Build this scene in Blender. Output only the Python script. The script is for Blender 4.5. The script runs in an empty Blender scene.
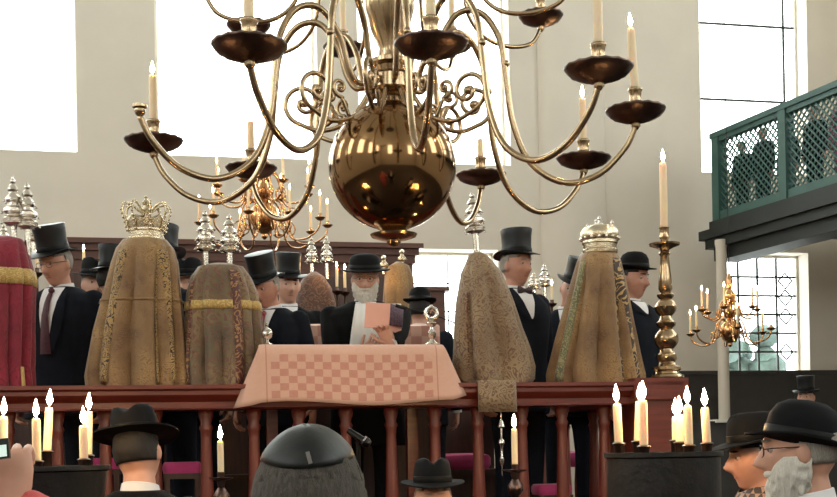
import bpy, bmesh, math, random
from mathutils import Vector, Matrix, noise
random.seed(7)
R = math.radians
S = bpy.context.scene
COL = S.collection

# ------------------------------------------------------------------ camera
F_PX, CX, CY = 1190.0, 418.5, 450.0
ROLL = R(1.1)
CAM = Vector((0, 0, 1.7))
cd = bpy.data.cameras.new('camera')
cam = bpy.data.objects.new('camera', cd); COL.objects.link(cam)
cd.sensor_fit = 'HORIZONTAL'; cd.sensor_width = 36.0
cd.lens = F_PX / 837 * 36
cd.shift_y = (CY - 248.5) / 837
cd.clip_start = 0.05
cr_, sr_ = math.cos(ROLL), math.sin(ROLL)
cam.matrix_world = Matrix(((cr_, sr_, 0, 0), (0, 0, -1, 0), (-sr_, cr_, 0, 1.7), (0, 0, 0, 1)))
S.camera = cam

# ------------------------------------------------------------------ sky, exposure
S.view_settings.view_transform = 'Standard'
S.view_settings.look = 'None'
S.view_settings.exposure = 0.12
S.view_settings.gamma = 1.0
S.view_settings.use_curve_mapping = False
S.cycles.use_denoising = True
S.cycles.sample_clamp_indirect = 6.0
S.cycles.max_bounces = 10
S.cycles.diffuse_bounces = 6
S.cycles.caustics_reflective = False
w = bpy.data.worlds.new('overcast_sky'); S.world = w; w.use_nodes = True
bg = w.node_tree.nodes['Background']
bg.inputs[0].default_value = (1.0, 0.985, 0.95, 1)
bg.inputs[1].default_value = 9.0

# ------------------------------------------------------------------ frames and pixels
YAW = R(12); C12, S12 = math.cos(YAW), math.sin(YAW)
Y0 = 6.36
def ray(x, y):
    u = (x - CX) / F_PX; v = (CY - y) / F_PX
    return u * cr_ + v * sr_, -u * sr_ + v * cr_
def P(x, y, Y):
    a, b = ray(x, y); return Vector((a * Y, Y, 1.7 + b * Y))
def PT(x, y, t):
    """pixel met with the plane parallel to the back wall, t metres behind the platform's front rail"""
    a, b = ray(x, y); Y = (t + Y0 * C12) / (C12 - a * S12)
    return Vector((a * Y, Y, 1.7 + b * Y))
FR = Matrix(((C12, -S12, 0, 0), (S12, C12, 0, Y0), (0, 0, 1, 0), (0, 0, 0, 1)))
FRI = FR.inverted()
def sz(x, y, t):
    q = FRI @ PT(x, y, t); return q.x, q.z
TW = (15.4 - Y0) * C12          # the back wall's t

# ------------------------------------------------------------------ mesh helpers
class M:
    def __init__(s): s.v = []; s.f = []
    def add(s, vs, fs, T=None):
        n = len(s.v)
        s.v += [(T @ Vector(p)) if T else Vector(p) for p in vs]
        s.f += [tuple(i + n for i in f) for f in fs]; return s
    def box(s, c, d, T=None):
        x, y, z = c; a, b, e = d[0] / 2, d[1] / 2, d[2] / 2
        vs = [(x + i * a, y + j * b, z + k * e) for i in (-1, 1) for j in (-1, 1) for k in (-1, 1)]
        return s.add(vs, [(0, 1, 3, 2), (4, 6, 7, 5), (0, 4, 5, 1), (2, 3, 7, 6), (0, 2, 6, 4), (1, 5, 7, 3)], T)
    def bx(s, x0, x1, y0, y1, z0, z1, T=None):
        return s.box(((x0 + x1) / 2, (y0 + y1) / 2, (z0 + z1) / 2), (abs(x1 - x0), abs(y1 - y0), abs(z1 - z0)), T)
    def loft(s, rings, cap=True, T=None, closed=True):
        n = len(rings[0]); vs = [p for r in rings for p in r]; fs = []
        for i in range(len(rings) - 1):
            for j in range(n if closed else n - 1):
                k = (j + 1) % n
                fs.append((i * n + j, i * n + k, (i + 1) * n + k, (i + 1) * n + j))
        if cap and closed:
            fs.append(tuple(reversed(range(n)))); fs.append(tuple((len(rings) - 1) * n + j for j in range(n)))
        return s.add(vs, fs, T)
    def lathe(s, prof, seg=24, T=None, sx=1, sy=1, fn=None, cap=True):
        rings = []
        for r, z in prof:
            ring = []
            for j in range(seg):
                a = 2 * math.pi * j / seg
                p = Vector((max(r, 1e-4) * math.cos(a) * sx, max(r, 1e-4) * math.sin(a) * sy, z))
                ring.append(fn(p, a) if fn else p)
            rings.append(ring)
        return s.loft(rings, cap, T)
    def tube(s, pts, rad, seg=8, T=None):
        pts = [Vector(p) for p in pts]; n = len(pts)
        rads = rad if isinstance(rad, (list, tuple)) else [rad] * n
        rings = []; up = None
        for i, p in enumerate(pts):
            d = (pts[min(i + 1, n - 1)] - pts[max(i - 1, 0)])
            if d.length < 1e-9: d = Vector((0, 0, 1))
            d.normalize()
            if up is None:
                up = Vector((0, 0, 1)) if abs(d.z) < .9 else Vector((1, 0, 0))
            a = d.cross(up)
            if a.length < 1e-6: a = d.cross(Vector((0, 1, 0)))
            a.normalize(); b = a.cross(d); up = b
            rings.append([p + rads[i] * (math.cos(2 * math.pi * j / seg) * a + math.sin(2 * math.pi * j / seg) * b) for j in range(seg)])
        return s.loft(rings, True, T)
    def ball(s, c, r, seg=10, T=None, sc=(1, 1, 1)):
        c = Vector(c); rings = []; h = max(5, seg // 2 + 1)
        for i in range(h + 1):
            th = math.pi * i / h
            rings.append([c + Vector((r * sc[0] * max(math.sin(th), .01) * math.cos(2 * math.pi * j / seg),
                                      r * sc[1] * max(math.sin(th), .01) * math.sin(2 * math.pi * j / seg), -r * sc[2] * math.cos(th))) for j in range(seg)])
        return s.loft(rings, True, T)
    def mesh(s, name, mat=None, smooth=True, sharp=None):
        me = bpy.data.meshes.new(name); me.from_pydata([tuple(p) for p in s.v], [], s.f); me.update()
        if mat: me.materials.append(mat)
        bm = bmesh.new(); bm.from_mesh(me); bmesh.ops.recalc_face_normals(bm, faces=bm.faces); bm.to_mesh(me); bm.free()
        if smooth:
            me.polygons.foreach_set('use_smooth', [True] * len(me.polygons))
            if sharp: me.set_sharp_from_angle(angle=R(sharp))
        return me
    def build(s, name, mat, parent=None, smooth=True, sharp=40, T=None):
        return inst(name, s.mesh(name, mat, smooth, sharp), parent, T)
def inst(name, me, parent=None, T=None):
    o = bpy.data.objects.new(name, me); COL.objects.link(o)
    if parent: o.parent = parent
    if T is not None:
        if parent: o.matrix_basis = T
        else: o.matrix_world = T
    return o
def tag(o, label=None, cat=None, group=None, kind=None):
    for k, v in (('label', label), ('category', cat), ('group', group), ('kind', kind)):
        if v: o[k] = v
    return o
def empty(name, loc=(0, 0, 0), label=None, cat=None, group=None, rz=0, T=None):
    o = bpy.data.objects.new(name, None); COL.objects.link(o); o.empty_display_size = .05
    if T is not None: o.matrix_world = T
    else: o.location = loc; o.rotation_euler = (0, 0, rz)
    return tag(o, label, cat, group)
def struct(o): o['kind'] = 'structure'; return o
def spline(pts, n):
    pts = [Vector(p) for p in pts]; out = []
    for i in range(len(pts) - 1):
        p0, p1, p2, p3 = pts[max(i - 1, 0)], pts[i], pts[i + 1], pts[min(i + 2, len(pts) - 1)]
        for k in range(n):
            t = k / n
            out.append(.5 * ((2 * p1) + (p2 - p0) * t + (2 * p0 - 5 * p1 + 4 * p2 - p3) * t * t + (3 * p1 - p0 - 3 * p2 + p3) * t ** 3))
    out.append(pts[-1]); return out
def Tr(x, y, z): return Matrix.Translation((x, y, z))
def Rot(a, ax): return Matrix.Rotation(a, 4, ax)
def interp(tab, z):
    if z <= tab[0][0]: return tab[0][1:]
    for a, b in zip(tab, tab[1:]):
        if z <= b[0]:
            t = (z - a[0]) / (b[0] - a[0]); return tuple(p + (q - p) * t for p, q in zip(a[1:], b[1:]))
    return tab[-1][1:]

# ------------------------------------------------------------------ materials
MATS = {}
def srgb(c):
    return tuple((v / 255 / 12.92) if v / 255 <= .04045 else ((v / 255 + .055) / 1.055) ** 2.4 for v in c)
def mat(name, rgb, rough=.6, metal=0, var=.12, scale=8, bump=0, bscale=60, stretch=None, sheen=0, lin=False, spec=None, coat=0):
    if name in MATS: return MATS[name]
    m = bpy.data.materials.new(name); m.use_nodes = True; nt = m.node_tree; N = nt.nodes; L = nt.links
    b = N['Principled BSDF']; c = rgb if lin else srgb(rgb)
    b.inputs['Roughness'].default_value = rough; b.inputs['Metallic'].default_value = metal
    if spec is not None: b.inputs['Specular IOR Level'].default_value = spec
    if sheen: b.inputs['Sheen Weight'].default_value = sheen
    if coat: b.inputs['Coat Weight'].default_value = coat; b.inputs['Coat Roughness'].default_value = .15
    tc = N.new('ShaderNodeTexCoord'); src = tc.outputs['Object']
    if stretch:
        mp = N.new('ShaderNodeMapping'); mp.inputs['Scale'].default_value = stretch
        L.new(src, mp.inputs[0]); src = mp.outputs[0]
    nz = N.new('ShaderNodeTexNoise'); nz.inputs['Scale'].default_value = scale; nz.inputs['Detail'].default_value = 5
    L.new(src, nz.inputs['Vector'])
    rp = N.new('ShaderNodeValToRGB'); L.new(nz.outputs['Fac'], rp.inputs[0])
    rp.color_ramp.elements[0].position = .3; rp.color_ramp.elements[1].position = .7
    rp.color_ramp.elements[0].color = tuple(v * (1 - var) for v in c) + (1,)
    rp.color_ramp.elements[1].color = tuple(min(1, v * (1 + var)) for v in c) + (1,)
    L.new(rp.outputs[0], b.inputs['Base Color'])
    if bump:
        n2 = N.new('ShaderNodeTexNoise'); n2.inputs['Scale'].default_value = bscale; n2.inputs['Detail'].default_value = 4
        L.new(src, n2.inputs['Vector'])
        bp = N.new('ShaderNodeBump'); bp.inputs['Strength'].default_value = bump; bp.inputs['Distance'].default_value = .01
        L.new(n2.outputs['Fac'], bp.inputs['Height']); L.new(bp.outputs[0], b.inputs['Normal'])
    MATS[name] = m; return m
def brocade(name, base, gold, dark, scale=22, rough=.6, sharp=.08, folds=True):
    """woven floral figure: warped voronoi rosettes and scrolls over a ground colour"""
    m = bpy.data.materials.new(name); m.use_nodes = True; nt = m.node_tree; N = nt.nodes; L = nt.links
    b = N['Principled BSDF']; b.inputs['Roughness'].default_value = rough; b.inputs['Sheen Weight'].default_value = .25
    tc = N.new('ShaderNodeTexCoord')
    nz = N.new('ShaderNodeTexNoise'); nz.inputs['Scale'].default_value = scale * .35; L.new(tc.outputs['Object'], nz.inputs['Vector'])
    ad = N.new('ShaderNodeMixRGB'); ad.blend_type = 'ADD'; ad.inputs[0].default_value = .18
    L.new(tc.outputs['Object'], ad.inputs[1]); L.new(nz.outputs['Color'], ad.inputs[2])
    vo = N.new('ShaderNodeTexVoronoi'); vo.inputs['Scale'].default_value = scale; L.new(ad.outputs[0], vo.inputs['Vector'])
    sn = N.new('ShaderNodeMath'); sn.operation = 'MULTIPLY'; sn.inputs[1].default_value = 17; L.new(vo.outputs['Distance'], sn.inputs[0])
    s2 = N.new('ShaderNodeMath'); s2.operation = 'SINE'; L.new(sn.outputs[0], s2.inputs[0])
    r1 = N.new('ShaderNodeValToRGB'); L.new(s2.outputs[0], r1.inputs[0])
    e = r1.color_ramp.elements; e[0].position = .5 - sharp; e[0].color = (0, 0, 0, 1); e[1].position = .5 + sharp; e[1].color = (1, 1, 1, 1)
    mx = N.new('ShaderNodeMixRGB'); L.new(r1.outputs[0], mx.inputs[0])
    n2 = N.new('ShaderNodeTexNoise'); n2.inputs['Scale'].default_value = 5; n2.inputs['Detail'].default_value = 6; L.new(tc.outputs['Object'], n2.inputs['Vector'])
    r2 = N.new('ShaderNodeValToRGB'); L.new(n2.outputs['Fac'], r2.inputs[0])
    r2.color_ramp.elements[0].position = .35; r2.color_ramp.elements[1].position = .65
    r2.color_ramp.elements[0].color = srgb(dark) + (1,); r2.color_ramp.elements[1].color = srgb(base) + (1,)
    L.new(r2.outputs[0], mx.inputs[1]); mx.inputs[2].default_value = srgb(gold) + (1,)
    L.new(mx.outputs[0], b.inputs['Base Color'])
    bp = N.new('ShaderNodeBump'); bp.inputs['Strength'].default_value = .5; bp.inputs['Distance'].default_value = .004
    L.new(r1.outputs[0], bp.inputs['Height']); L.new(bp.outputs[0], b.inputs['Normal'])
    return m
def emit(name, rgb, strength):
    m = bpy.data.materials.new(name); m.use_nodes = True; N = m.node_tree.nodes
    N.remove(N['Principled BSDF']); e = N.new('ShaderNodeEmission'); e.inputs[0].default_value = rgb + (1,); e.inputs[1].default_value = strength
    m.node_tree.links.new(e.outputs[0], N['Material Output'].inputs[0]); return m
def glass(name):
    m = bpy.data.materials.new(name); m.use_nodes = True; N = m.node_tree.nodes; L = m.node_tree.links
    N.remove(N['Principled BSDF']); t = N.new('ShaderNodeBsdfTransparent'); g = N.new('ShaderNodeBsdfGlossy'); x = N.new('ShaderNodeMixShader')
    tc = N.new('ShaderNodeTexCoord'); nz = N.new('ShaderNodeTexNoise'); nz.inputs['Scale'].default_value = 3; L.new(tc.outputs['Object'], nz.inputs['Vector'])
    rp = N.new('ShaderNodeValToRGB'); rp.color_ramp.elements[0].color = (.86, .93, .94, 1); rp.color_ramp.elements[1].color = (.97, .98, .97, 1)
    L.new(nz.outputs['Fac'], rp.inputs[0]); L.new(rp.outputs[0], t.inputs[0])
    g.inputs['Roughness'].default_value = .05; x.inputs[0].default_value = .05
    L.new(t.outputs[0], x.inputs[1]); L.new(g.outputs[0], x.inputs[2]); L.new(x.outputs[0], N['Material Output'].inputs[0]); return m

PLASTER = mat('plaster', (214, 205, 193), .9, var=.03, scale=2, bump=.08, bscale=25)
CEIL = mat('ceiling_paint', (225, 222, 212), .9, var=.02)
FLOORM = mat('floor_boards', (48, 35, 30), .5, var=.2, scale=3, stretch=(1, 12, 1))
WAINS = mat('wainscot_paint', (54, 50, 48), .6, var=.08)
DARKWOOD = mat('dark_wood', (66, 40, 32), .45, var=.25, scale=4, stretch=(10, 10, 1), bump=.05)
PANELWOOD = mat('panel_wood', (88, 52, 42), .5, var=.2, scale=4, stretch=(1, 6, 10))
MAHOG = mat('mahogany', (118, 48, 34), .33, var=.22, scale=4, stretch=(1, 12, 12), coat=.3)
MAHOGV = mat('mahogany_turned', (112, 46, 34), .35, var=.2, scale=4, stretch=(12, 12, 1), coat=.3)
BRASS = mat('brass', (178, 154, 124), .22, 1, var=.12, scale=6)
BRASSD = mat('brass_tarnished', (94, 76, 70), .33, 1, var=.3, scale=14, bump=.15, bscale=90)
BRASSR = mat('brass_warm', (196, 150, 106), .24, 1, var=.15)
SILVER = mat('silver', (222, 214, 204), .2, 1, var=.12, scale=30, bump=.25, bscale=120)
GILT = mat('gilt_silver', (212, 198, 172), .24, 1, var=.15, scale=30, bump=.3, bscale=120)
WAX = mat('candle_wax', (240, 218, 184), .5, var=.03)
_w = WAX.node_tree.nodes['Principled BSDF']; _w.inputs['Subsurface Weight'].default_value = .6; _w.inputs['Subsurface Radius'].default_value = (1, .55, .25); _w.inputs['Subsurface Scale'].default_value = .03
WICK = mat('wick', (30, 24, 20), .9)
FLAME = emit('flame', (1.0, .62, .27), 240.0)
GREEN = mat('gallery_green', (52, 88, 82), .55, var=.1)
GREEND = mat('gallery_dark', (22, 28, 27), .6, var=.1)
GLASS = glass('window_glass')
LEAD = mat('window_lead', (52, 56, 54), .6)
WHITEP = mat('white_paint', (225, 222, 210), .6, var=.02)
SKIN = mat('skin', (200, 150, 128), .5, var=.06, scale=30)
SKIN2 = mat('skin_ruddy', (190, 138, 118), .5, var=.08, scale=30)
SUIT = mat('suit_navy', (24, 27, 36), .9, var=.12, scale=12, bump=.15, bscale=14, spec=.15)
SUITB = mat('suit_black', (18, 18, 21), .9, var=.12, scale=12, bump=.15, bscale=14, spec=.15)
HATM = mat('hat_felt', (15, 15, 18), .8, var=.1, spec=.15)
HATSILK = mat('hat_silk', (14, 16, 20), .42, var=.1, spec=.35)
BANDM = mat('hat_ribbon', (9, 9, 11), .5, spec=.2)
SHIRT = mat('shirt_white', (226, 224, 226), .8, var=.03)
HAIRG = mat('hair_grey', (150, 143, 134), .8, var=.25, scale=60, stretch=(6, 6, 1), bump=.4, bscale=120)
HAIRD = mat('hair_dark', (30, 25, 22), .7, var=.25, scale=60, stretch=(6, 6, 1), bump=.4, bscale=120)
BEARDW = mat('beard_white', (214, 208, 198), .85, var=.1, scale=60, stretch=(6, 6, 1), bump=.5, bscale=110)
EYEM = mat('eye', (58, 44, 40), .3)
EYEW = mat('eye_white', (176, 150, 138), .4)
GLS = mat('spectacle_metal', (120, 104, 84), .3, 1)
GLSD = mat('spectacle_dark', (26, 22, 22), .35)
SHOE = mat('shoe_leather', (16, 15, 15), .3)
PINKC = mat('pink_cushion', (190, 62, 120), .85, var=.12, sheen=.2)
BLACKM = mat('black_metal', (24, 24, 26), .35, .6)
STEEL = mat('steel', (150, 150, 155), .25, 1)

# ------------------------------------------------------------------ the hall
SL, SR, TB, HC = -9.6, 8.6, -17.0, 10.0           # left, right, rear (behind the camera), ceiling
WT = .42
def wall_with_holes(name, u0, u1, z0, z1, holes, T, thick=WT):
    """panel in (u, z), inner face at v = 0, thickness towards +v; holes are (u0,u1,z0,z1)"""
    us = sorted({u0, u1} | {h[0] for h in holes} | {h[1] for h in holes})
    m = M()
    for a, b in zip(us, us[1:]):
        c = (a + b) / 2; hs = sorted([h for h in holes if h[0] < c < h[1]], key=lambda h: h[2]); z = z0
        for h in hs:
            if h[2] > z: m.bx(a, b, 0, thick, z, h[2])
            z = h[3]
        if z < z1: m.bx(a, b, 0, thick, z, z1)
    return struct(m.build(name, PLASTER, None, False, T=T))
WN = [0]
def window(h, T, cols=1, rows=1, bars=.012, depth=.30, portal=True, vbars=(), sash=.035):
    """frame, lead bars and single panes set towards the outer side of the opening"""
    WN[0] += 1
    a, b, z0, z1 = h; m = M(); s = sash
    for q in ((a, a + s, z0, z1), (b - s, b, z0, z1), (a, b, z0, z0 + s), (a, b, z1 - s, z1)):
        m.bx(q[0], q[1], depth - .03, depth + .03, q[2], q[3])
    o = struct(m.build('window_%d' % WN[0], WHITEP, None, False, T=T))
    dw, dh = (b - a - 2 * s) / cols, (z1 - z0 - 2 * s) / rows
    pm = M().bx(-dw / 2, dw / 2, -.003, .003, -dh / 2, dh / 2).mesh('pane', GLASS, False)
    for i in range(cols):
        for j in range(rows):
            inst('pane', pm, o, Tr(a + s + dw * (i + .5), depth, z0 + s + dh * (j + .5)))
    if bars:
        vm = M().bx(-bars / 2, bars / 2, -.012, .012, z0 + s, z1 - s).mesh('glazing_bar', LEAD, False)
        hm = M().bx(a + s, b - s, -.012, .012, -bars / 2, bars / 2).mesh('glazing_bar', LEAD, False)
        for i in range(1, cols): inst('glazing_bar', vm, o, Tr(a + s + dw * i, depth, 0))
        for j in range(1, rows): inst('glazing_bar', hm, o, Tr(0, depth, z0 + s + dh * j))
    for f_ in vbars: M().bx(-bars / 2, bars / 2, -.012, .012, z0 + s, z1 - s).build('glazing_bar', LEAD, o, False, T=Tr(a + (b - a) * f_, depth, 0))
    if portal:
        l = bpy.data.lights.new('window_daylight', 'AREA'); l.shape = 'RECTANGLE'; l.size = b - a; l.size_y = z1 - z0
        l.cycles.is_portal = True
        lo = bpy.data.objects.new('window_daylight', l); COL.objects.link(lo)
        lo.matrix_world = T @ Tr((a + b) / 2, depth + .12, (z0 + z1) / 2) @ Rot(R(-90), 'X')
    return o

T_BACK = FR @ Tr(0, TW, 0)
def sx_(x, y): return sz(x, y, TW)
s78, zb1 = sx_(78, 149); s157, zb2 = sx_(157, 157); s319, _ = sx_(319, 160); s511, zb3 = sx_(511, 166); s349, _ = sx_(350, 163)
wz = (zb1 + zb2 + zb3) / 3; WTOP = wz + 4.3
W_ = s319 - s157
HB = [(s78 - W_, s78, wz, WTOP), (s157, s319, wz, WTOP), (s511 - W_, s511, wz, WTOP)]
sa, za = sx_(702, 172); sb, _ = sx_(808, 100)
HB.append((sa, sb, za, WTOP))
sc_, zc1 = sx_(728, 372); sd, zc2 = sx_(808, 253)
HB.append((sc_, sd, zc1, zc2))
se, ze1 = sx_(408, 340); sf, ze2 = sx_(498, 250)
HB.append((se, sf, ze1, ze2))
HB.append((s78 - W_ - 3.0, s78 - W_ - 1.0, wz, WTOP))
wall_with_holes('wall_back', SL, SR, 0, HC, HB, T_BACK)
window(HB[0], T_BACK, 2, 4, 0); window(HB[1], T_BACK, 2, 4, 0); window(HB[2], T_BACK, 2, 4, 0)
wu = window(HB[3], T_BACK, 1, 4, .03, vbars=(.88,))
wl = window(HB[4], T_BACK, 4, 6, .028)
window(HB[5], T_BACK, 2, 3, .014); window(HB[6], T_BACK, 2, 4, 0)
# leaded lozenges down the right-hand column of the low window
a, b, z0, z1 = HB[4]; dw = (b - a - .07) / 4; dh = (z1 - z0 - .07) / 6; xc = b - .035 - dw * .55
loz = M()
for k in range(4):
    p = [(0, 0, dh * .42), (dw * .36, 0, 0), (0, 0, -dh * .42), (-dw * .36, 0, 0)]
    lm = M()
    for i in range(4): lm.tube([p[i], p[(i + 1) % 4]], .013, 4)
    if k == 0: lme = lm.mesh('lead_lozenge', LEAD, False)
    inst('lead_lozenge', lme, wl, Tr(xc, .29, z0 + .035 + dh * (1 + [0, 1.9, 2.9, 3.8][k])))

T_LEFT = FR @ Matrix(((0, -1, 0, SL), (1, 0, 0, 0), (0, 0, 1, 0), (0, 0, 0, 1)))
T_RIGHT = FR @ Matrix(((0, 1, 0, SR), (-1, 0, 0, 0), (0, 0, 1, 0), (0, 0, 0, 1)))
T_REAR = FR @ Matrix(((-1, 0, 0, 0), (0, -1, 0, TB), (0, 0, 1, 0), (0, 0, 0, 1)))
HS = [(c - 1.05, c + 1.05, wz, WTOP) for c in (-14, -9.5, -5, -.5, 4.5)]
wall_with_holes('wall_left', TB, TW, 0, HC, HS, T_LEFT)
HS2 = [(-h[1], -h[0], h[2], h[3]) for h in HS]
wall_with_holes('wall_right', -TW, -TB, 0, HC, HS2, T_RIGHT)
HR = [(c - 1.05, c + 1.05, wz, WTOP) for c in (-5.5, 4.5)]
wall_with_holes('wall_rear', -SR, -SL, 0, HC, HR, T_REAR)
for h in HS: window(h, T_LEFT, 2, 4, .03)
for h in HS2: window(h, T_RIGHT, 2, 4, .03)
for h in HR: window(h, T_REAR, 2, 4, .03)
struct(M().bx(SL - .4, SR + .4, TB - .4, TW + .4, -.2, 0).build('floor', FLOORM, None, False, T=FR))
struct(M().bx(SL - .4, SR + .4, TB - .4, TW + .4, HC, HC + .2).build('ceiling', CEIL, None, False, T=FR))
# engaged half-round pier between the big windows and the gallery
q1 = sx_(540, 200)[0]; q2 = sx_(606, 200)[0]
pr = []
for z in (0, HC):
    pr.append([Vector(((q1 + q2) / 2 + (q2 - q1) / 2 * math.cos(math.pi * k / 20), TW - .16 * math.sin(math.pi * k / 20), z)) for k in range(21)])
struct(M().loft(pr, True).build('trim_1', PLASTER, T=FR))
# dark wainscot on the back wall, right of the ark panelling
zw = sx_(760, 373)[1]; s0 = sx_(500, 373)[0]
wn = struct(M().bx(s0, SR, TW - .05, TW, 0, zw - .02).build('trim_2', WAINS, None, False, T=FR))
M().bx(s0, SR, TW - .08, TW, zw - .02, zw + .03).build('cap_moulding', WAINS, wn, False)
pm = M().bx(-.4, .4, -.02, 0, .3, zw - .25).mesh('panel', WAINS, False)
k = s0 + .6
while k < SR - .5:
    inst('panel', pm, wn, Tr(k, TW - .05, 0)); k += 1.0
# tree in the yard outside the low leaded window
TREE = mat('yard_foliage', (66, 84, 80), .9, var=.5, scale=3)
tg = M(); tx = (HB[4][0] + HB[4][1]) / 2
tr_ = empty('yard_tree', T=FR @ Tr(tx + .8, TW + 3.4, 0), label='blue-green tree in the yard outside the leaded low window', cat='tree')
M().tube([(0, 0, 0), (.05, 0, 1.2), (0, 0, 2.6)], [.16, .12, .1], 10).build('trunk', DARKWOOD, tr_)
rr_ = random.Random(3)
for k in range(46):
    a_ = rr_.uniform(0, 6.28); q_ = rr_.uniform(.1, .95); tg.ball((q_ * math.cos(a_), q_ * math.sin(a_), 2.6 + rr_.uniform(-.5, 1.5) * (1.1 - q_ * .5)), rr_.uniform(.16, .32), 7, sc=(1, 1, .8))
tg.build('foliage', TREE, tr_)
# white post that carries the gallery corner
sp_, zt = sz(721, 240, TW - .9)
pst = struct(M().lathe([(.10, 0), (.10, .15), (.075, .2), (.07, zt - .1), (.08, zt - .05), (.08, zt)], 16).build('trim_3', PLASTER, T=FR @ Tr(sp_, TW - .9, 0)))

# ------------------------------------------------------------------ gallery on the right
g0 = P(714, 134, 15.6); gdir = Vector((.37, -.929, 0)).normalized(); gn = Vector((gdir.y, -gdir.x, 0))  # gn points to the gallery's open (hall) side
GT = g0.z; GZ = P(722, 223, 15.6).z
gin = Vector((gdir.x, gdir.y, 0)); gout = Vector((-gdir.y, gdir.x, 0))            # gout: into the gallery (right)
if gout.x < 0: gout = -gout
GM = Matrix(((gin.x, gout.x, 0, g0.x), (gin.y, gout.y, 0, g0.y), (0, 0, 1, 0), (0, 0, 0, 1)))
GLEN = 9.0
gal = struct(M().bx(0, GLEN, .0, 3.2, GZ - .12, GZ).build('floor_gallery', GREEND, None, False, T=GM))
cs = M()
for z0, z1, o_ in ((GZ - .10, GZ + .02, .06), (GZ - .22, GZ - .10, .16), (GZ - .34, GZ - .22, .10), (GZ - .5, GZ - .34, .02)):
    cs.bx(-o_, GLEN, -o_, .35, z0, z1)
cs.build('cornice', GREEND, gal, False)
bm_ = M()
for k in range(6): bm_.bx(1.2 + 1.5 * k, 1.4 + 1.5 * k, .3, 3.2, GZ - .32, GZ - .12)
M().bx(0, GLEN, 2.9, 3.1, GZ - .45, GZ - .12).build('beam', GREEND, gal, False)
par = empty('gallery_parapet', T=GM, label='green lattice parapet of the raised gallery', cat='parapet')
M().bx(-.03, GLEN, -.06, .10, GT - .07, GT).build('handrail', GREEN, par, False)
M().bx(0, GLEN, -.03, .06, GT - .13, GT - .07).build('upper_rail', GREEN, par, False)
M().bx(0, GLEN, -.03, .06, GZ, GZ + .13).build('lower_rail', GREEN, par, False)
PW = 1.33; zl0, zl1 = GZ + .13, GT - .13
pom = M().bx(-.07, .07, -.05, .09, GZ, GT - .02).mesh('post', GREEN, False)
for k in range(7): inst('post', pom, par, Tr(.07 + k * PW, 0, 0))
for k in range(6):
    xa, xb = .14 + k * PW, k * PW + PW; hgt = zl1 - zl0; wd = xb - xa; step = .095 if k < 3 else .19
    for sgn in (1, -1):
        c = -hgt + step / 2
        while c < wd:
            # 45 degree slat clipped to the panel
            x0, x1 = max(0, c), min(wd, c + hgt)
            if x1 - x0 > .03:
                zz0, zz1 = x0 - c, x1 - c
                if sgn < 0: X0, X1 = wd - x0, wd - x1
                else: X0, X1 = x0, x1
                L_ = math.hypot(X1 - X0, zz1 - zz0)
                M().box((0, 0, 0), (L_, .012, .02)).build('slat', GREEN, par, False, T=Tr(xa + (X0 + X1) / 2, .012 * sgn + .015, zl0 + (zz0 + zz1) / 2) @ Rot(-math.atan2(zz1 - zz0, X1 - X0), 'Y'))
            c += step

# ------------------------------------------------------------------ dark panelled ark wall behind the platform
a0, zt = sz(66, 238, TW - .45); a1, _ = sz(413, 240, TW - .45)
ark = struct(M().bx(a0, a1, TW - .40, TW, 0, zt - .22).build('trim_4', PANELWOOD, None, False, T=FR))
ark.name = 'wall_panelling'
cm = M()
for z0, z1, o_ in ((zt - .06, zt, .12), (zt - .14, zt - .06, .07), (zt - .24, zt - .14, .03)):
    cm.bx(a0 - o_, a1 + o_, TW - .40 - o_, TW, z0, z1)
cm.build('cornice', PANELWOOD, ark, False)
n = 6; pw = (a1 - a0) / n
pm = M().bx(-pw / 2 + .08, pw / 2 - .08, -.03, 0, 2.3, zt - .42).mesh('panel', DARKWOOD, False)
for k in range(n): inst('panel', pm, ark, Tr(a0 + pw * (k + .5), TW - .40, 0))
# lower side panel, right of it in front of the low window
b0, zb = sz(426, 292, TW - .6); b1, _ = sz(443, 292, TW - .6)
M().bx(b0, b1, TW - .7, TW - .5, 0, zb).bx(b0 - .05, b1 + .05, TW - .74, TW - .46, zb, zb + .05).build('side_panel', PANELWOOD, ark, False)

# ------------------------------------------------------------------ the platform
BF = 1.15; RZ = 2.055; RS0, RS1 = -3.6, FRI @ PT(648, 381, 0).copy() if False else None
RS1 = sz(676, 380, .05)[0]
plat = struct(M().bx(RS0, RS1 + .05, .06, 3.0, 0, BF).build('floor_platform', DARKWOOD, None, False, T=FR))
fp = M().bx(-.42, .42, -.03, 0, .15, BF - .12).mesh('panel', MAHOG, False)
k = RS0 + .5
while k < RS1: inst('panel', fp, plat, Tr(k, .06, 0)); k += .95
M().bx(RS0, RS1 + .08, 0.0, .1, BF - .08, BF + .03).build('nosing', MAHOG, plat, False)
rail = empty('platform_railing', T=FR, label='reddish mahogany railing with turned balusters around the raised platform', cat='railing')
prof = [(-.02, RZ - .125), (.02, RZ - .115), (.02, RZ - .085), (-.01, RZ - .07), (-.03, RZ - .05), (-.03, RZ - .03), (-.05, RZ - .02), (-.05, RZ), (.34, RZ), (.34, RZ - .03), (.25, RZ - .125)]
def extrude(prof, s0, s1): return M().loft([[Vector((s, t, z)) for t, z in prof] for s in (s0, s1)])
extrude(prof, RS0, RS1).build('handrail', MAHOG, rail, True, 30)
M().bx(RS0, RS1, .06, .16, BF, BF + .06).build('plinth_rail', MAHOG, rail, False)
bprof = [(.045, 0), (.045, .05), (.03, .07), (.038, .12), (.042, .2), (.036, .34), (.03, .56), (.032, .6), (.04, .62), (.03, .64), (.042, .68), (.045, .72)]
bh = (RZ - .115 - BF - .06)
bme = M().lathe([(r * .92, z / .72 * bh) for r, z in bprof], 14).mesh('baluster', MAHOGV)
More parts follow.
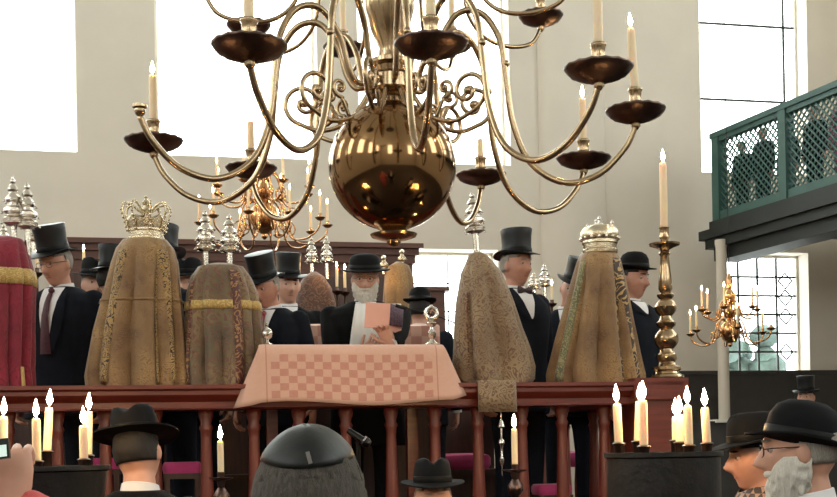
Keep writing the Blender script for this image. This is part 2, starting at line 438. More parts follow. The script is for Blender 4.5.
for x in (-40, 8, 57, 105, 155, 206, 254, 299, 346, 391, 435, 478, 522, 562, 604):
    inst('baluster', bme, rail, Tr(sz(x, 430, .11)[0], .11, BF + .06))
newel = M().bx(RS1 - .26, RS1, -.02, .24, 0.02, RZ - .0)
newel.bx(RS1 - .29, RS1 + .03, -.05, .27, RZ - .10, RZ + .02)
newel.build('newel_post', MAHOG, rail, False)
T90 = Matrix(((0, 1, 0, RS1 - .34 + .34), (1, 0, 0, 0), (0, 0, 1, 0), (0, 0, 0, 1)))
M().loft([[Vector((RS1 - t_, u, z)) for t_, z in prof] for u in (.25, 3.0)]).build('handrail', MAHOG, rail, True, 30)
M().loft([[Vector((s, 3.0 - t_, z)) for t_, z in prof] for s in (RS0, RS1)]).build('handrail', MAHOG, rail, True, 30)
for k in range(9): inst('baluster', bme, rail, Tr(RS1 - .12, .5 + k * .28, BF + .06))
for k in range(14): inst('baluster', bme, rail, Tr(RS0 + .2 + k * .36, 2.88, BF + .06))
# bench along the back of the platform with pink cushions
bench = empty('bench', T=FR, label='dark wooden bench with solid back inside the platform railing', cat='bench')
M().bx(RS0 + .2, RS1 - .37, 2.15, 2.6, BF + .36, BF + .40).build('seat', DARKWOOD, bench, False)
M().bx(RS0 + .2, RS1 - .37, 2.56, 2.62, BF + .40, BF + .84).build('backrest', DARKWOOD, bench, False)
M().bx(RS0 + .2, RS1 - .37, 2.2, 2.24, BF, BF + .36).build('front_panel', DARKWOOD, bench, False)
for (x, lab) in ((462, 'right of the cloth-covered desk'), (588, 'below the crowned scroll')):
    s_, z_ = sz(x, 465, 2.35)
    cu = M().loft([[Vector((.2 * k * math.copysign(abs(math.cos(a)) ** .5, math.cos(a)), .19 * k * math.copysign(abs(math.sin(a)) ** .5, math.sin(a)), z)) for a in [2 * math.pi * j / 20 for j in range(20)]]
                   for k, z in ((.9, 0), (1, .03), (1, .08), (.93, .105), (.6, .12))])
    tag(cu.build('seat_cushion', PINKC, None, T=FR @ Tr(s_, 2.36, BF + .40)), 'magenta pink seat cushion on the bench ' + lab, 'cushion')

for (x, y, lab) in ((101, 458, 'beside the bowl-shaped candle stand'), (182, 462, 'by the man in the black fedora'), (551, 484, 'below the beige scroll')):
    s_, z_ = sz(x, y, .34)
    st_ = empty('stool', T=FR @ Tr(s_, .34, BF), label='low magenta-padded stool inside the railing ' + lab, cat='stool'); zh = z_ - BF
    M().bx(-.1, .1, -.1, .1, zh - .09, zh - .06).build('seat', DARKWOOD, st_, False)
    M().loft([[Vector((.105 * k * math.copysign(abs(math.cos(a)) ** .5, math.cos(a)), .105 * k * math.copysign(abs(math.sin(a)) ** .5, math.sin(a)), zh - .06 + z)) for a in [2 * math.pi * j / 20 for j in range(20)]] for k, z in ((.95, 0), (1, .02), (1, .045), (.9, .06))]).build('pad', PINKC, st_)
    for sx in (-1, 1):
        for sy in (-1, 1): M().bx(sx * .08 - .014, sx * .08 + .014, sy * .08 - .014, sy * .08 + .014, 0, zh - .09).build('leg', DARKWOOD, st_, False)

# ------------------------------------------------------------------ candles
CM = {}
def candle(loc, h, r, label, group, tilt=(0, 0), lit=True, fs=1.0):
    key = (round(h, 3), round(r, 4), fs)
    if key not in CM:
        wx = M().lathe([(r * .97, 0), (r, h * .1), (r, h * .6), (r * .97, h * .93), (r * .8, h * .985), (r * .35, h)], 12).mesh('wax', WAX)
        wk = M().tube([(0, 0, h - .002), (.001, 0, h + .008 * fs)], .0014, 5).mesh('wick', WICK)
        f = M().lathe([(.0008, 0), (.0055 * fs, .008 * fs), (.0072 * fs, .015 * fs), (.0045 * fs, .026 * fs), (.0006, .04 * fs)], 8, T=Tr(0, 0, h + .004)).mesh('flame', FLAME)
        CM[key] = (wx, wk, f)
    wx, wk, f = CM[key]
    o = empty('candle', T=Tr(*loc) @ Rot(R(tilt[0]), 'X') @ Rot(R(tilt[1]), 'Y'), label=label, cat='candle', group=group)
    inst('wax', wx, o); inst('wick', wk, o)
    if lit: inst('flame', f, o)
    return o

# ------------------------------------------------------------------ great brass chandelier
CHX, CHY, CHH = -.083, 4.78, 1.31 + 1.7 - .047       # axis and height of the drip pans
CR = 1.0
ch = empty('chandelier', (CHX, CHY, CHH), 'large two-tier brass chandelier with a big polished ball', 'chandelier')
stem = M().lathe([(.004, -.445), (.02, -.44), (.028, -.43), (.03, -.42), (.06, -.415), (.09, -.405), (.095, -.395), (.06, -.385), (.045, -.38), (.07, -.37), (.06, -.35)], 28)
stem.build('pendant', BRASS, ch)
M().lathe([(.256 * math.sin(math.pi * k / 36) if 0 < k < 36 else 0, -.122 - .256 * math.cos(math.pi * k / 36)) for k in range(37)], 64).build('ball', mat('brass_ball', (146, 114, 80), .11, 1, var=.1, scale=3), ch)
M().lathe([(.05, .06), (.055, .075), (.05, .085), (.06, .095), (.075, .105), (.075, .12), (.055, .13), (.05, .15), (.085, .165), (.1, .18), (.1, .23), (.085, .245), (.055, .255), (.06, .275), (.085, .285), (.085, .3), (.05, .315), (.045, .35), (.075, .42), (.1, .50), (.105, .56), (.08, .62), (.05, .66), (.06, .68), (.11, .70), (.11, .76), (.06, .78), (.04, .9), (.075, 1.0), (.07, 1.08), (.03, 1.16), (.02, 1.2)], 28).build('stem', BRASS, ch)
M().lathe([(.012, 1.18), (.012, HC - CHH)], 8).build('hanging_rod', BRASS, ch)
lower = spline([(.085, 0, .21), (.14, 0, .20), (.18, 0, .26), (.215, 0, .38), (.29, 0, .475), (.385, 0, .465), (.455, 0, .36), (.48, 0, .2), (.505, 0, .02), (.575, 0, -.14), (.71, 0, -.222), (.85, 0, -.195), (.955, 0, -.10), (1.0, 0, -.012)], 6)
def spiral(c, r0, r1, a0, turns, n=30):
    return [Vector((c[0] + (r0 + (r1 - r0) * k / n) * math.cos(a0 + turns * 2 * math.pi * k / n), 0, c[1] + (r0 + (r1 - r0) * k / n) * math.sin(a0 + turns * 2 * math.pi * k / n))) for k in range(n + 1)]
am = M().tube(lower, [.0112 + .002 * math.sin(k / len(lower) * 3) for k in range(len(lower))], 10)
am.ball((.48, 0, .26), .016, 8)
ARM = am.mesh('arm', BRASS)
sm = M().tube(spline([(.09, 0, .17), (.17, 0, .06), (.28, 0, .02), (.37, 0, .05)], 6) + spiral((.345, .13), .084, .012, -1.2, 1.35), .0095, 8)
sm.tube(spline([(.2, 0, .04), (.24, 0, .12)], 4) + spiral((.245, .155), .038, .008, -1.9, 1.2), .008, 8)
sm.ball((.345, 0, .13), .018, 8); sm.ball((.245, 0, .155), .014, 8)
SCR = sm.mesh('scroll', BRASS)
PAN = M().lathe([(.02, -.035), (.028, -.028), (.06, -.022), (.1, -.006), (.118, .012), (.122, .02), (.118, .022), (.1, .008), (.05, .004), (.03, .008)], 32,
                fn=lambda p, a: Vector((p.x, p.y, p.z + .002 * math.cos(16 * a)))).mesh('drip_pan', BRASSD)
SOC = M().lathe([(r_ * 1.12, z_ * 1.15) for r_, z_ in [(.03, .0), (.03, .012), (.018, .02), (.018, .03), (.024, .036), (.021, .05), (.022, .075), (.026, .082), (.025, .088)]], 16).mesh('candle_socket', BRASS)
NOD = M().lathe([(.008, -.06), (.02, -.045), (.012, -.03), (.022, -.02), (.02, -.008)], 12).mesh('knop', BRASS)
angs = [-114.5, -81, -42, -8, 36, 66, 134, 170]
lits = [0, 0, 0, 1, 1, 0, 0, 1]
GC = 'tall candles of the great chandelier'
for k, (a, r) in enumerate(zip(angs, (1.05, .955, .985, .965, 1.06, 1.0, .95, 1.01))):
    RM = Rot(R(a), 'Z') @ Matrix.Diagonal((r, 1, 1, 1))
    arm = inst('arm', ARM, ch, RM)
    inst('scroll', SCR, arm, Rot(R(14), 'Z'))
    TT = Tr(1.0, 0, .03); inst('knop', NOD, arm, TT); inst('drip_pan', PAN, arm, TT); inst('candle_socket', SOC, arm, TT)
    p = Vector((CHX, CHY, CHH)) + Rot(R(a), 'Z') @ Vector((r, 0, .03 + .09))
    short = (k in (5, 7))
    if k == 5: candle(p, .10, .014, 'half burnt candle on the great chandelier', None, lit=False)
    else: candle(p, (.25, .25, .27, .25, .2, .2, .14, .2)[k], .0165, 'tall lit ivory candle on the great brass chandelier' if lits[k] else 'tall unlit ivory candle on the great brass chandelier', GC, lit=bool(lits[k]), tilt=(0, -3 if k == 3 else 0), fs=1.35)
# the arm that lost its pan ends in a bare knob
arm = inst('arm', ARM, ch, Rot(R(-157), 'Z')); inst('scroll', SCR, arm, Rot(R(14), 'Z'))
M().ball((1.0, 0, .008), .022, 10).lathe([(.028, .02), (.028, .03)], 12, T=Tr(1, 0, 0)).build('bare_knob', BRASS, arm)
up = spline([(.085, 0, .73), (.15, 0, .80), (.22, 0, .86), (.30, 0, .82), (.34, 0, .68), (.37, 0, .54), (.45, 0, .46), (.57, 0, .44), (.68, 0, .47), (.73, 0, .545)], 6)
ARM2 = M().tube(up, .0088, 10).ball((.34, 0, .68), .016, 8).mesh('upper_arm', BRASS)
SCR2 = M().tube(spline([(.1, 0, .72), (.17, 0, .62), (.25, 0, .62)], 5) + spiral((.245, .675), .052, .01, -1.3, 1.3), .008, 8).ball((.245, 0, .675), .013, 8).mesh('scroll', BRASS)
for k in range(9):
    a = 28 + 40 * k
    arm = inst('upper_arm', ARM2, ch, Rot(R(a), 'Z')); inst('scroll', SCR2, arm, Rot(R(12), 'Z'))
    if k == 8:
        M().ball((.735, 0, .56), .018, 10).build('bare_knob', BRASS, arm); continue
    D = Tr(.73, 0, .58) @ Matrix.Diagonal((.8, .8, .9, 1))
    inst('knop', NOD, arm, D); inst('drip_pan', PAN, arm, D); inst('candle_socket', SOC, arm, D)
    p = Vector((CHX, CHY, CHH)) + Rot(R(a), 'Z') @ Vector((.73, 0, .58 + .07))
    candle(p, .22, .014, 'unlit candle on the upper tier of the great chandelier', 'upper candles of the great chandelier', lit=False)

# ------------------------------------------------------------------ smaller brass chandeliers further back
def small_chandelier(loc, label, tiers, body, metal, group, clabel, skip=()):
    c = empty('chandelier', loc, label, 'chandelier')
    b = body
    M().lathe([(.01, -.2 * b), (.025 * b, -.18 * b), (.02 * b, -.16 * b), (.075 * b, -.12 * b), (.11 * b, -.05 * b), (.1 * b, .03 * b), (.05 * b, .08 * b), (.035 * b, .1 * b), (.06 * b, .13 * b), (.065 * b, .17 * b), (.035 * b, .2 * b), (.03 * b, .26 * b), (.06 * b, .31 * b), (.055 * b, .37 * b), (.025 * b, .41 * b), (.04 * b, .47 * b), (.03 * b, .53 * b), (.012, .58 * b)], 20).build('stem', metal, c)
    M().lathe([(.004, .57 * b), (.004, HC - loc[2])], 6).build('hanging_rod', BLACKM, c)
    for (r, z, n, ph, hz, sk) in tiers:
        pts = spline([(.04 * b, 0, hz), (.18 * r, 0, hz + .16 * r), (.32 * r, 0, hz + .06 * r), (.46 * r, 0, z - .2 * r), (.72 * r, 0, z - .27 * r), (.95 * r, 0, z - .15 * r), (r, 0, z)], 5)
        ar = M().tube(pts, .009, 7); ar.tube(spiral((.36 * r, z - .02), .14 * r, .02, -1.2, 1.3, 16), .007, 6)
        ame = ar.mesh('arm', metal)
        pme = M().lathe([(.012, -.02), (.03, -.012), (.05, .006), (.052, .01), (.03, .004), (.018, .01), (.014, .03), (.017, .045)], 14, T=Tr(r, 0, z + .01)).mesh('drip_pan', metal)
        for k in range(n):
            a = ph + 360 * k / n
            o = inst('arm', ame, c, Rot(R(a), 'Z')); inst('drip_pan', pme, o)
            if k in sk: continue
            candle(Vector(loc) + Rot(R(a), 'Z') @ Vector((r, 0, z + .05)), .17, .012, clabel, group, fs=1.2)
    return c
p2 = P(264, 213, 11.2)
small_chandelier(p2, 'red-gold brass chandelier of lit candles hanging behind the platform', ((.60, -.12, 10, 12, .02, ()), (.46, .20, 8, 30, .3, ())), 1.25, BRASSR, 'candles of the chandelier behind the platform', 'small lit candle on the brass chandelier behind the platform')
p3 = P(730, 328, 12.6)
small_chandelier(p3, 'small brass chandelier in front of the leaded low window', ((.44, -.05, 6, 25, .02, (5,)), (.30, .18, 6, 5, .24, ())), 1.0, BRASSR, 'candles of the chandelier by the low window', 'small lit candle on the brass chandelier by the leaded window')

# ------------------------------------------------------------------ scrolls in mantles, crowns, finials
def sup(a, n=2.4):
    c, s = math.cos(a), math.sin(a)
    return math.copysign(abs(c) ** (2 / n), c), math.copysign(abs(s) ** (2 / n), s)
def mantle_pts(rows, dep, fold, nf, ph, lean):
    """rows: (z, half width, x offset)"""
    def surf(a, z, off=0):
        hw, xo = interp(rows, z); H = rows[-1][0]; e = max(0, 1 - (z / H) ** 1.6)
        ridge = abs(math.sin((nf * a + ph) * .5 + .5 * math.sin(2.3 * a + ph) + z * .8)) ** .7 - .6
        w = noise.noise(Vector((math.cos(a) * 2.2 + ph, math.sin(a) * 2.2, z * 3.2))) * .05 + noise.noise(Vector((math.cos(a) * 6 + ph, math.sin(a) * 6, z * 5))) * .02
        f = 1 + w * (.35 + .65 * e); off = off + fold * .75 * ridge * e
        cx, cy = sup(a); d = min(dep, hw * .9)
        return Vector(((hw + off) * cx * (1 + (f - 1) * .6) + xo, (d + off) * cy * f - max(0, f - 1) * .05 * abs(cy), z))
    return surf
def mantle(label, base, rows, M_, dep=.15, fold=.05, nf=5, ph=0, bands=(), rings=(), cat='torah scroll', staves=True):
    o = empty('torah_scroll', T=FR @ Tr(*base), label=label, cat=cat)
    surf = mantle_pts(rows, dep, fold, nf, ph, 0); H = rows[-1][0]
    zs = sorted({r[0] for r in rows} | {H * k / 28 for k in range(29)})
    m = M(); m.loft([[surf(2 * math.pi * j / 112, z) for j in range(112)] for z in zs])
    m.build('mantle', M_, o, True, 70)
    for (a, da, mt, z0, z1) in bands:          # vertical embroidered strips; a in degrees, -90 faces the hall
        g = M(); n = 12; zz = [z0 + (z1 - z0) * k / 28 for k in range(29)]
        g.loft([[surf(R(a - da + 2 * da * j / n), z, .006) for j in range(n + 1)] for z in zz], False, closed=False)
        ob = g.build('embroidered_band', mt, o); so = ob.modifiers.new('thickness', 'SOLIDIFY'); so.thickness = .006
    for (z0, z1, mt) in rings:
        g = M(); g.loft([[surf(2 * math.pi * j / 112, z, .006) for j in range(112)] for z in (z0, (z0 + z1) / 2, z1)], False)
        ob = g.build('trim_band', mt, o); so = ob.modifiers.new('thickness', 'SOLIDIFY'); so.thickness = .005
    if staves:
        st = M().tube([(0, 0, -.0), (0, 0, .05)], .02, 10).mesh('stave_foot', DARKWOOD)
        for sx in (-1, 1): inst('stave_foot', st, o, Tr(sx * .06, 0, 0))
    return o
BELL = M().lathe([(.001, .012), (.004, .01), (.005, .004), (.007, 0), (.001, .001)], 8).mesh('bell', SILVER)
def rimon(loc, h, wid, label, group=None, mt=SILVER, tilt=(0, 0)):
    o = empty('torah_finial', T=Tr(*loc) @ Rot(R(tilt[0]), 'X') @ Rot(R(tilt[1]), 'Y'), label=label, cat='finial', group=group)
    w_ = wid / 2; s = .30
    M().lathe([(w_ * .32, -.03), (w_ * .32, h * .3), (w_ * .45, h * .31)], 14).build('shaft', mt, o)
    pr = [(w_ * .4, h * .30), (w_ * .95, h * .34), (w_, h * .40), (w_ * .7, h * .43), (w_ * .62, h * .46), (w_ * .95, h * .5), (w_ * .92, h * .54), (w_ * .55, h * .58), (w_ * .5, h * .62), (w_ * .75, h * .66), (w_ * .7, h * .70), (w_ * .4, h * .74), (w_ * .36, h * .77), (w_ * .55, h * .80), (w_ * .45, h * .84), (w_ * .22, h * .88)]
    M().lathe(pr, 18, fn=lambda p, a: Vector((p.x * (1 + .06 * math.cos(8 * a)), p.y * (1 + .06 * math.cos(8 * a)), p.z))).build('tower', mt, o)
    M().ball((0, 0, h * .92), w_ * .28, 10).lathe([(w_ * .08, h * .93), (w_ * .14, h * .97), (.001, h)], 8).build('tip', mt, o)
    for (zz, rr) in ((.36, 1.12), (.5, 1.08), (.66, .9)):
        for k in range(6):
            a = 2 * math.pi * k / 6 + zz
            inst('bell', BELL, o, Tr(w_ * rr * math.cos(a), w_ * rr * math.sin(a), h * zz - .012))
    return o
GB = brocade('gold_brocade', (172, 138, 90), (136, 100, 62), (112, 82, 56), 34, sharp=.2)
GB2 = brocade('green_gold_brocade', (144, 122, 86), (122, 82, 68), (96, 86, 66), 22, sharp=.3)
RV = brocade('red_velvet', (150, 34, 58), (128, 24, 48), (108, 18, 36), 14, .75)
TRIM = brocade('trim_scroll', (182, 148, 92), (48, 38, 32), (150, 116, 70), 34, sharp=.03)
TRIMD = brocade('trim_dark_scroll', (58, 44, 36), (192, 156, 104), (70, 52, 40), 20, sharp=.05)
TRIM2 = brocade('trim_red_gold', (104, 48, 48), (164, 122, 76), (80, 50, 44), 24, sharp=.03)
BEIGE = brocade('beige_brocade', (156, 132, 100), (112, 80, 60), (130, 106, 78), 26, sharp=.25)
GOLDR = brocade('gold_ribbon', (196, 164, 96), (214, 186, 120), (170, 136, 74), 30)
DKBR = brocade('brown_brocade', (92, 62, 50), (116, 82, 60), (74, 46, 40), 20)
SIDEG = brocade('sage_edge', (120, 118, 84), (160, 148, 104), (90, 92, 66), 30)

# gold mantle with the open crown
TS = .17
s_, zb_ = sz(138, 386, TS); RT = RZ + .002
mantle('gold brocade Torah mantle under a tall open silver crown', (s_, TS, RT),
       [(0, .24, 0), (.06, .246, 0), (.3, .22, .012), (.5, .19, .03), (.64, .17, .045), (.72, .148, .05), (.765, .115, .05), (.78, .05, .05)], GB, .135, .085, 11, .6,
       bands=[(-130, 12, TRIM, .02, .70), (-60, 11, TRIM, .02, .70)], rings=[(.44, .452, GB)])
cp = FR @ Vector((s_ + .058, TS, RT + .765))
def crown_open(loc, label):
    o = empty('silver_coronet', T=Tr(*loc) @ Rot(YAW, 'Z') @ Matrix.Diagonal((.84, .84, .95, 1)), label=label, cat='crown')
    M().lathe([(.1, 0), (.112, .005), (.112, .015), (.105, .02), (.106, .045), (.112, .05), (.112, .06), (.104, .06), (.1, .02)], 32).build('band', GILT, o)
    g = M().lathe([(.105, .055), (.115, .09), (.12, .12)], 24, fn=lambda p, a: Vector((p.x, p.y, p.z + .018 * math.cos(8 * a) * (p.z > .1)))); ob = g.build('fretwork', GILT, o)
    for k in range(8):
        a = 2 * math.pi * k / 8 + .2
        pts = spline([(.112, 0, .05), (.128, 0, .11), (.145, 0, .165), (.125, 0, .20), (.085, 0, .195), (.04, 0, .165), (.012, 0, .16)], 5)
        ar = inst('arch', ARCH, o, Rot(a, 'Z')) if k else None
        if not k:
            am = M().tube(pts, .0075, 6)
            for q in range(0, len(pts), 2): am.ball(pts[q] + Vector((.008, 0, .004)), .0085, 6)
            globals()['ARCH'] = am.mesh('arch', GILT); inst('arch', ARCH, o, Rot(a, 'Z'))
    M().lathe([(.02, .155), (.03, .17), (.015, .185), (.012, .195), (.022, .205), (.024, .215), (.012, .228), (.006, .235), (.012, .243), (.001, .252)], 14).build('finial', GILT, o)
    M().ball((0, -.105, .095), .02, 10, sc=(1.2, .4, 1.5)).build('medallion', BRASSR, o)
    return o
crown_open(cp, 'tall open silver-gilt crown with beaded arches on a Torah mantle')

# green-gold mantle with a pair of silver finials
s3, _ = sz(225, 386, TS)
mantle('greenish gold brocade Torah mantle with two silver finials', (s3, TS, RT),
       [(0, .20, 0), (.1, .205, 0), (.4, .19, 0), (.50, .18, -.005), (.58, .155, -.01), (.63, .12, -.01), (.65, .05, -.01)], GB2, .125, .07, 12, 1.1,
       bands=[(-70, 11, TRIM2, .01, .6), (-150, 8, TRIM2, .01, .55)], rings=[(.40, .445, GOLDR)])
for x, hh in ((206, .32), (230, .30)):
    q = PT(x, 268, TS); rimon((q.x, q.y, q.z - .01), hh, .10, 'tiered silver finial with bells on the greenish gold mantle', 'pair of finials on the greenish gold mantle')
# red velvet mantle on the left
s1, _ = sz(-1, 386, TS)
mantle('crimson velvet Torah mantle with gold bands', (s1, TS, RT),
       [(0, .16, 0), (.1, .155, 0), (.35, .16, .01), (.55, .175, .01), (.65, .155, .01), (.72, .12, .03), (.76, .08, .05), (.775, .03, .05)], RV, .125, .075, 10, 0,
       bands=[(-38, 14, GOLDR, .0, .10)], rings=[(.52, .60, GOLDR)])
for x, y, hh in ((14, 246, .37), (28, 248, .35)):
    q = PT(x, y, TS); rimon((q.x, q.y, q.z - .01), hh, .105, 'tiered silver finial with bells on the crimson mantle', 'pair of finials on the crimson mantle')
# beige mantle with one finial and a cloth hanging over the rail
s4, _ = sz(494, 384, TS)
mantle('beige floral brocade Torah mantle slumped against the rail', (s4, TS, RT),
       [(0, .19, .005), (.03, .215, .005), (.1, .222, .005), (.2, .205, -.005), (.32, .18, -.025), (.46, .155, -.04), (.55, .13, -.05), (.62, .11, -.06), (.68, .075, -.07), (.72, .05, -.08), (.735, .02, -.08)], BEIGE, .13, .075, 6, 2.2,
       bands=[(-150, 10, TRIM2, .08, .5)])
q = PT(477, 250, TS); rimon((q.x, q.y, q.z - .012), .34, .11, 'single tall silver finial on the beige mantle', tilt=(0, -4))
sc0, sc1 = sz(478, 400, -.06)[0], sz(516, 400, -.06)[0]
zc = sz(496, 412, -.06)[1]
g = M(); nn = 10
cols = [sc0 + (sc1 - sc0) * k / nn for k in range(nn + 1)]
path = [(.05, RZ + .004), (-.045, RZ + .006), (-.058, RZ - .01), (-.06, (RZ + zc) / 2), (-.062, zc)]
g.loft([[Vector((c, t_ + .006 * math.sin(k * 1.9) * (i > 1), z)) for k, c in enumerate(cols)] for i, (t_, z) in enumerate(path)], False, closed=False)
ob = g.build('hanging_wrapper', BEIGE, None, T=FR); so = ob.modifiers.new('thickness', 'SOLIDIFY'); so.thickness = .008; so.offset = 1
tag(ob, 'beige woven wrapper hanging over the rail below the slumped mantle', 'cloth')
# gold mantle with closed crown, right
s5, _ = sz(596, 381, TS)
mantle('gold brocade Torah mantle under a closed domed crown', (s5, TS, RT),
       [(0, .26, 0), (.05, .262, 0), (.35, .192, .01), (.6, .14, .025), (.7, .118, .03), (.735, .10, .03), (.745, .04, .03)], GB, .135, .085, 11, .3,
       bands=[(-54, 17, TRIMD, .01, .70), (-152, 9, SIDEG, .01, .68)])
cq = FR @ Vector((s5 + .038, TS, RT + .735))
o = empty('silver_coronet', T=Tr(*cq) @ Rot(YAW, 'Z') @ Matrix.Diagonal((.88, .88, 1.05, 1)), label='closed domed silver crown with small finials on top', cat='crown')
M().lathe([(.1, 0), (.112, .004), (.114, .02), (.106, .026), (.108, .05), (.115, .056), (.114, .07), (.104, .072)], 32).build('band', GILT, o)
M().lathe([(.108, .07), (.122, .09), (.12, .115), (.1, .14), (.06, .155), (.001, .16)], 32, fn=lambda p, a: Vector((p.x * (1 + .05 * abs(math.cos(4 * a))), p.y * (1 + .05 * abs(math.cos(4 * a))), p.z))).build('dome', GILT, o)
fin = M().lathe([(.008, 0), (.014, .012), (.006, .02), (.011, .032), (.013, .04), (.004, .05), (.001, .058)], 10).mesh('finial', SILVER)
for x, y, z, k in ((0, 0, .155, 1.0), (-.035, -.03, .148, .7), (.075, -.03, .13, .95), (.035, .05, .14, .8), (-.07, .03, .13, .7)):
    inst('finial', fin, o, Tr(x, y, z) @ Matrix.Scale(k, 4))
bd = M().ball((0, 0, 0), .011, 8).mesh('bead', SILVER)
for k in range(16): inst('bead', bd, o, Tr(.122 * math.cos(k * math.pi / 8), .122 * math.sin(k * math.pi / 8), .082))

# ------------------------------------------------------------------ reading desk, cloth and what stands on it
TD = .0
dl, dz = sz(262, 345, -.04); dr, _ = sz(441, 344, -.04); _, dz2 = sz(350, 345, -.04); dz = dz2
db = sz(350, 403, -.07)[1]
desk = empty('reading_desk', T=FR, label='wooden reading desk hidden under the pink checked cloth', cat='desk')
M().bx(dl + .02, dr - .02, -.02, .42, dz - .05, dz - .012).build('top', MAHOG, desk, False)
lg = M().bx(-.03, .03, -.03, .03, BF, dz - .05).mesh('leg', MAHOG, False)
for s_ in (dl + .08, dr - .08): inst('leg', lg, desk, Tr(s_, .385, 0))
M().bx(dl + .05, dr - .05, -.015, .02, RZ + .002, dz - .05).build('front_board', MAHOG, desk, False)
def cloth_mat():
    m = bpy.data.materials.new('pink_checked_cloth'); m.use_nodes = True; N = m.node_tree.nodes; L = m.node_tree.links; b = N['Principled BSDF']; b.inputs['Roughness'].default_value = .8
    b.inputs['Sheen Weight'].default_value = .15
    uv = N.new('ShaderNodeUVMap'); mp = N.new('ShaderNodeMapping'); mp.inputs['Scale'].default_value = (1, 1, 1); L.new(uv.outputs[0], mp.inputs[0])
    ck = N.new('ShaderNodeTexChecker'); ck.inputs['Scale'].default_value = 24.0; L.new(mp.outputs[0], ck.inputs['Vector'])
    ck.inputs[1].default_value = (0, 0, 0, 1); ck.inputs[2].default_value = (1, 1, 1, 1)
    sx = N.new('ShaderNodeSeparateXYZ'); L.new(uv.outputs[0], sx.inputs[0])
    def cmp(o_, lo, hi):
        a = N.new('ShaderNodeMath'); a.operation = 'GREATER_THAN'; a.inputs[1].default_value = lo; L.new(o_, a.inputs[0])
        c = N.new('ShaderNodeMath'); c.operation = 'LESS_THAN'; c.inputs[1].default_value = hi; L.new(o_, c.inputs[0])
        d = N.new('ShaderNodeMath'); d.operation = 'MULTIPLY'; L.new(a.outputs[0], d.inputs[0]); L.new(c.outputs[0], d.inputs[1]); return d.outputs[0]
    def mul(p, q):
        d = N.new('ShaderNodeMath'); d.operation = 'MULTIPLY'; L.new(p, d.inputs[0]); L.new(q, d.inputs[1]); return d.outputs[0]
    inner = mul(cmp(sx.outputs[0], 2/24, 21/24), cmp(sx.outputs[1], 1/24, 7/24))
    k = mul(inner, ck.outputs[0])
    nz = N.new('ShaderNodeTexNoise'); nz.inputs['Scale'].default_value = 55; L.new(uv.outputs[0], nz.inputs['Vector'])
    c1 = N.new('ShaderNodeMixRGB'); c1.inputs[1].default_value = srgb((214, 166, 146)) + (1,); c1.inputs[2].default_value = srgb((222, 178, 158)) + (1,); L.new(nz.outputs['Fac'], c1.inputs[0])
    c2 = N.new('ShaderNodeMixRGB'); c2.inputs[1].default_value = srgb((194, 132, 115)) + (1,); c2.inputs[2].default_value = srgb((208, 150, 132)) + (1,); L.new(nz.outputs['Fac'], c2.inputs[0])
    mx = N.new('ShaderNodeMixRGB'); L.new(k, mx.inputs[0]); L.new(c1.outputs[0], mx.inputs[1]); L.new(c2.outputs[0], mx.inputs[2])
    ln = N.new('ShaderNodeMixRGB'); L.new(cmp(sx.outputs[0], .058, .064), ln.inputs[0]); ln.inputs[2].default_value = srgb((196, 140, 120)) + (1,); L.new(mx.outputs[0], ln.inputs[1])
    l2 = N.new('ShaderNodeMixRGB'); L.new(cmp(sx.outputs[0], .895, .901), l2.inputs[0]); l2.inputs[2].default_value = srgb((196, 140, 120)) + (1,); L.new(ln.outputs[0], l2.inputs[1])
    L.new(l2.outputs[0], b.inputs['Base Color'])
    bp = N.new('ShaderNodeBump'); bp.inputs['Strength'].default_value = .15; bp.inputs['Distance'].default_value = .003; L.new(nz.outputs['Fac'], bp.inputs['Height']); L.new(bp.outputs[0], b.inputs['Normal']); return m
CLOTH = cloth_mat()
def cloth_obj(name, rows, uvs, label):
    m = M(); m.loft(rows, False, closed=False); ob = m.build(name, CLOTH, None, True, 60, T=FR)
    me = ob.data; uvl = me.uv_layers.new(name='UVMap'); flat = [u for r in uvs for u in r]
    for lp in me.loops: uvl.data[lp.index].uv = flat[lp.vertex_index]
    so = ob.modifiers.new('thickness', 'SOLIDIFY'); so.thickness = .006; so.offset = 1
    return tag(ob, label, 'tablecloth') if label else ob
rows, uvs = [], []
W_c = dr - dl
NC = 60
vs = [(.42, dz - .004, -.30), (.2, dz, -.12), (0.0, dz, -.02), (-.03, dz - .006, 0.0), (-.045, dz - .025, .012)] + [(-.05 - .03 * k / 10, dz - .025 - (dz - .025 - db) * k / 10, .012 + .30 * k / 10) for k in range(1, 11)]
fl0, fl1 = sz(236, 403, -.05)[0], sz(465, 396, -.05)[0]
for (t_, z, v) in vs:
    h = max(0, (dz - z) / (dz - db)); row = []; ur = []
    for k in range(NC + 1):
        u = k / NC; s_ = dl - .01 + (W_c + .02) * u; tt = t_ + (.008 * math.sin(u * 23 + 1) + .006 * math.sin(u * 9)) * h
        row.append(Vector((s_, tt, z + .012 * h * math.sin(u * 7 + .5)))); ur.append((.035 + .90 * u, v))
    # side flaps spread outwards and backwards towards the hem
    for i, e in enumerate((1, .66, .33)):
        row.insert(i, Vector((dl - .01 - (dl - fl0) * e * h, t_ + .05 * e * h - .012 * math.sin(3.2 * e) * h, z - .02 * e * h + .0)))
        ur.insert(i, (.035 - .035 * e, v))
    for e in (.33, .66, 1):
        row.append(Vector((dr + .01 + (fl1 - dr) * e * h, t_ + .05 * e * h - .012 * math.sin(3.2 * e) * h, z + .035 * e * h)))
        ur.append((.935 + .06 * e, v))
    rows.append(row); uvs.append(ur)
cloth_obj('desk_cloth', rows, uvs, 'pink and cream checked cloth draped over the desk front and rail')

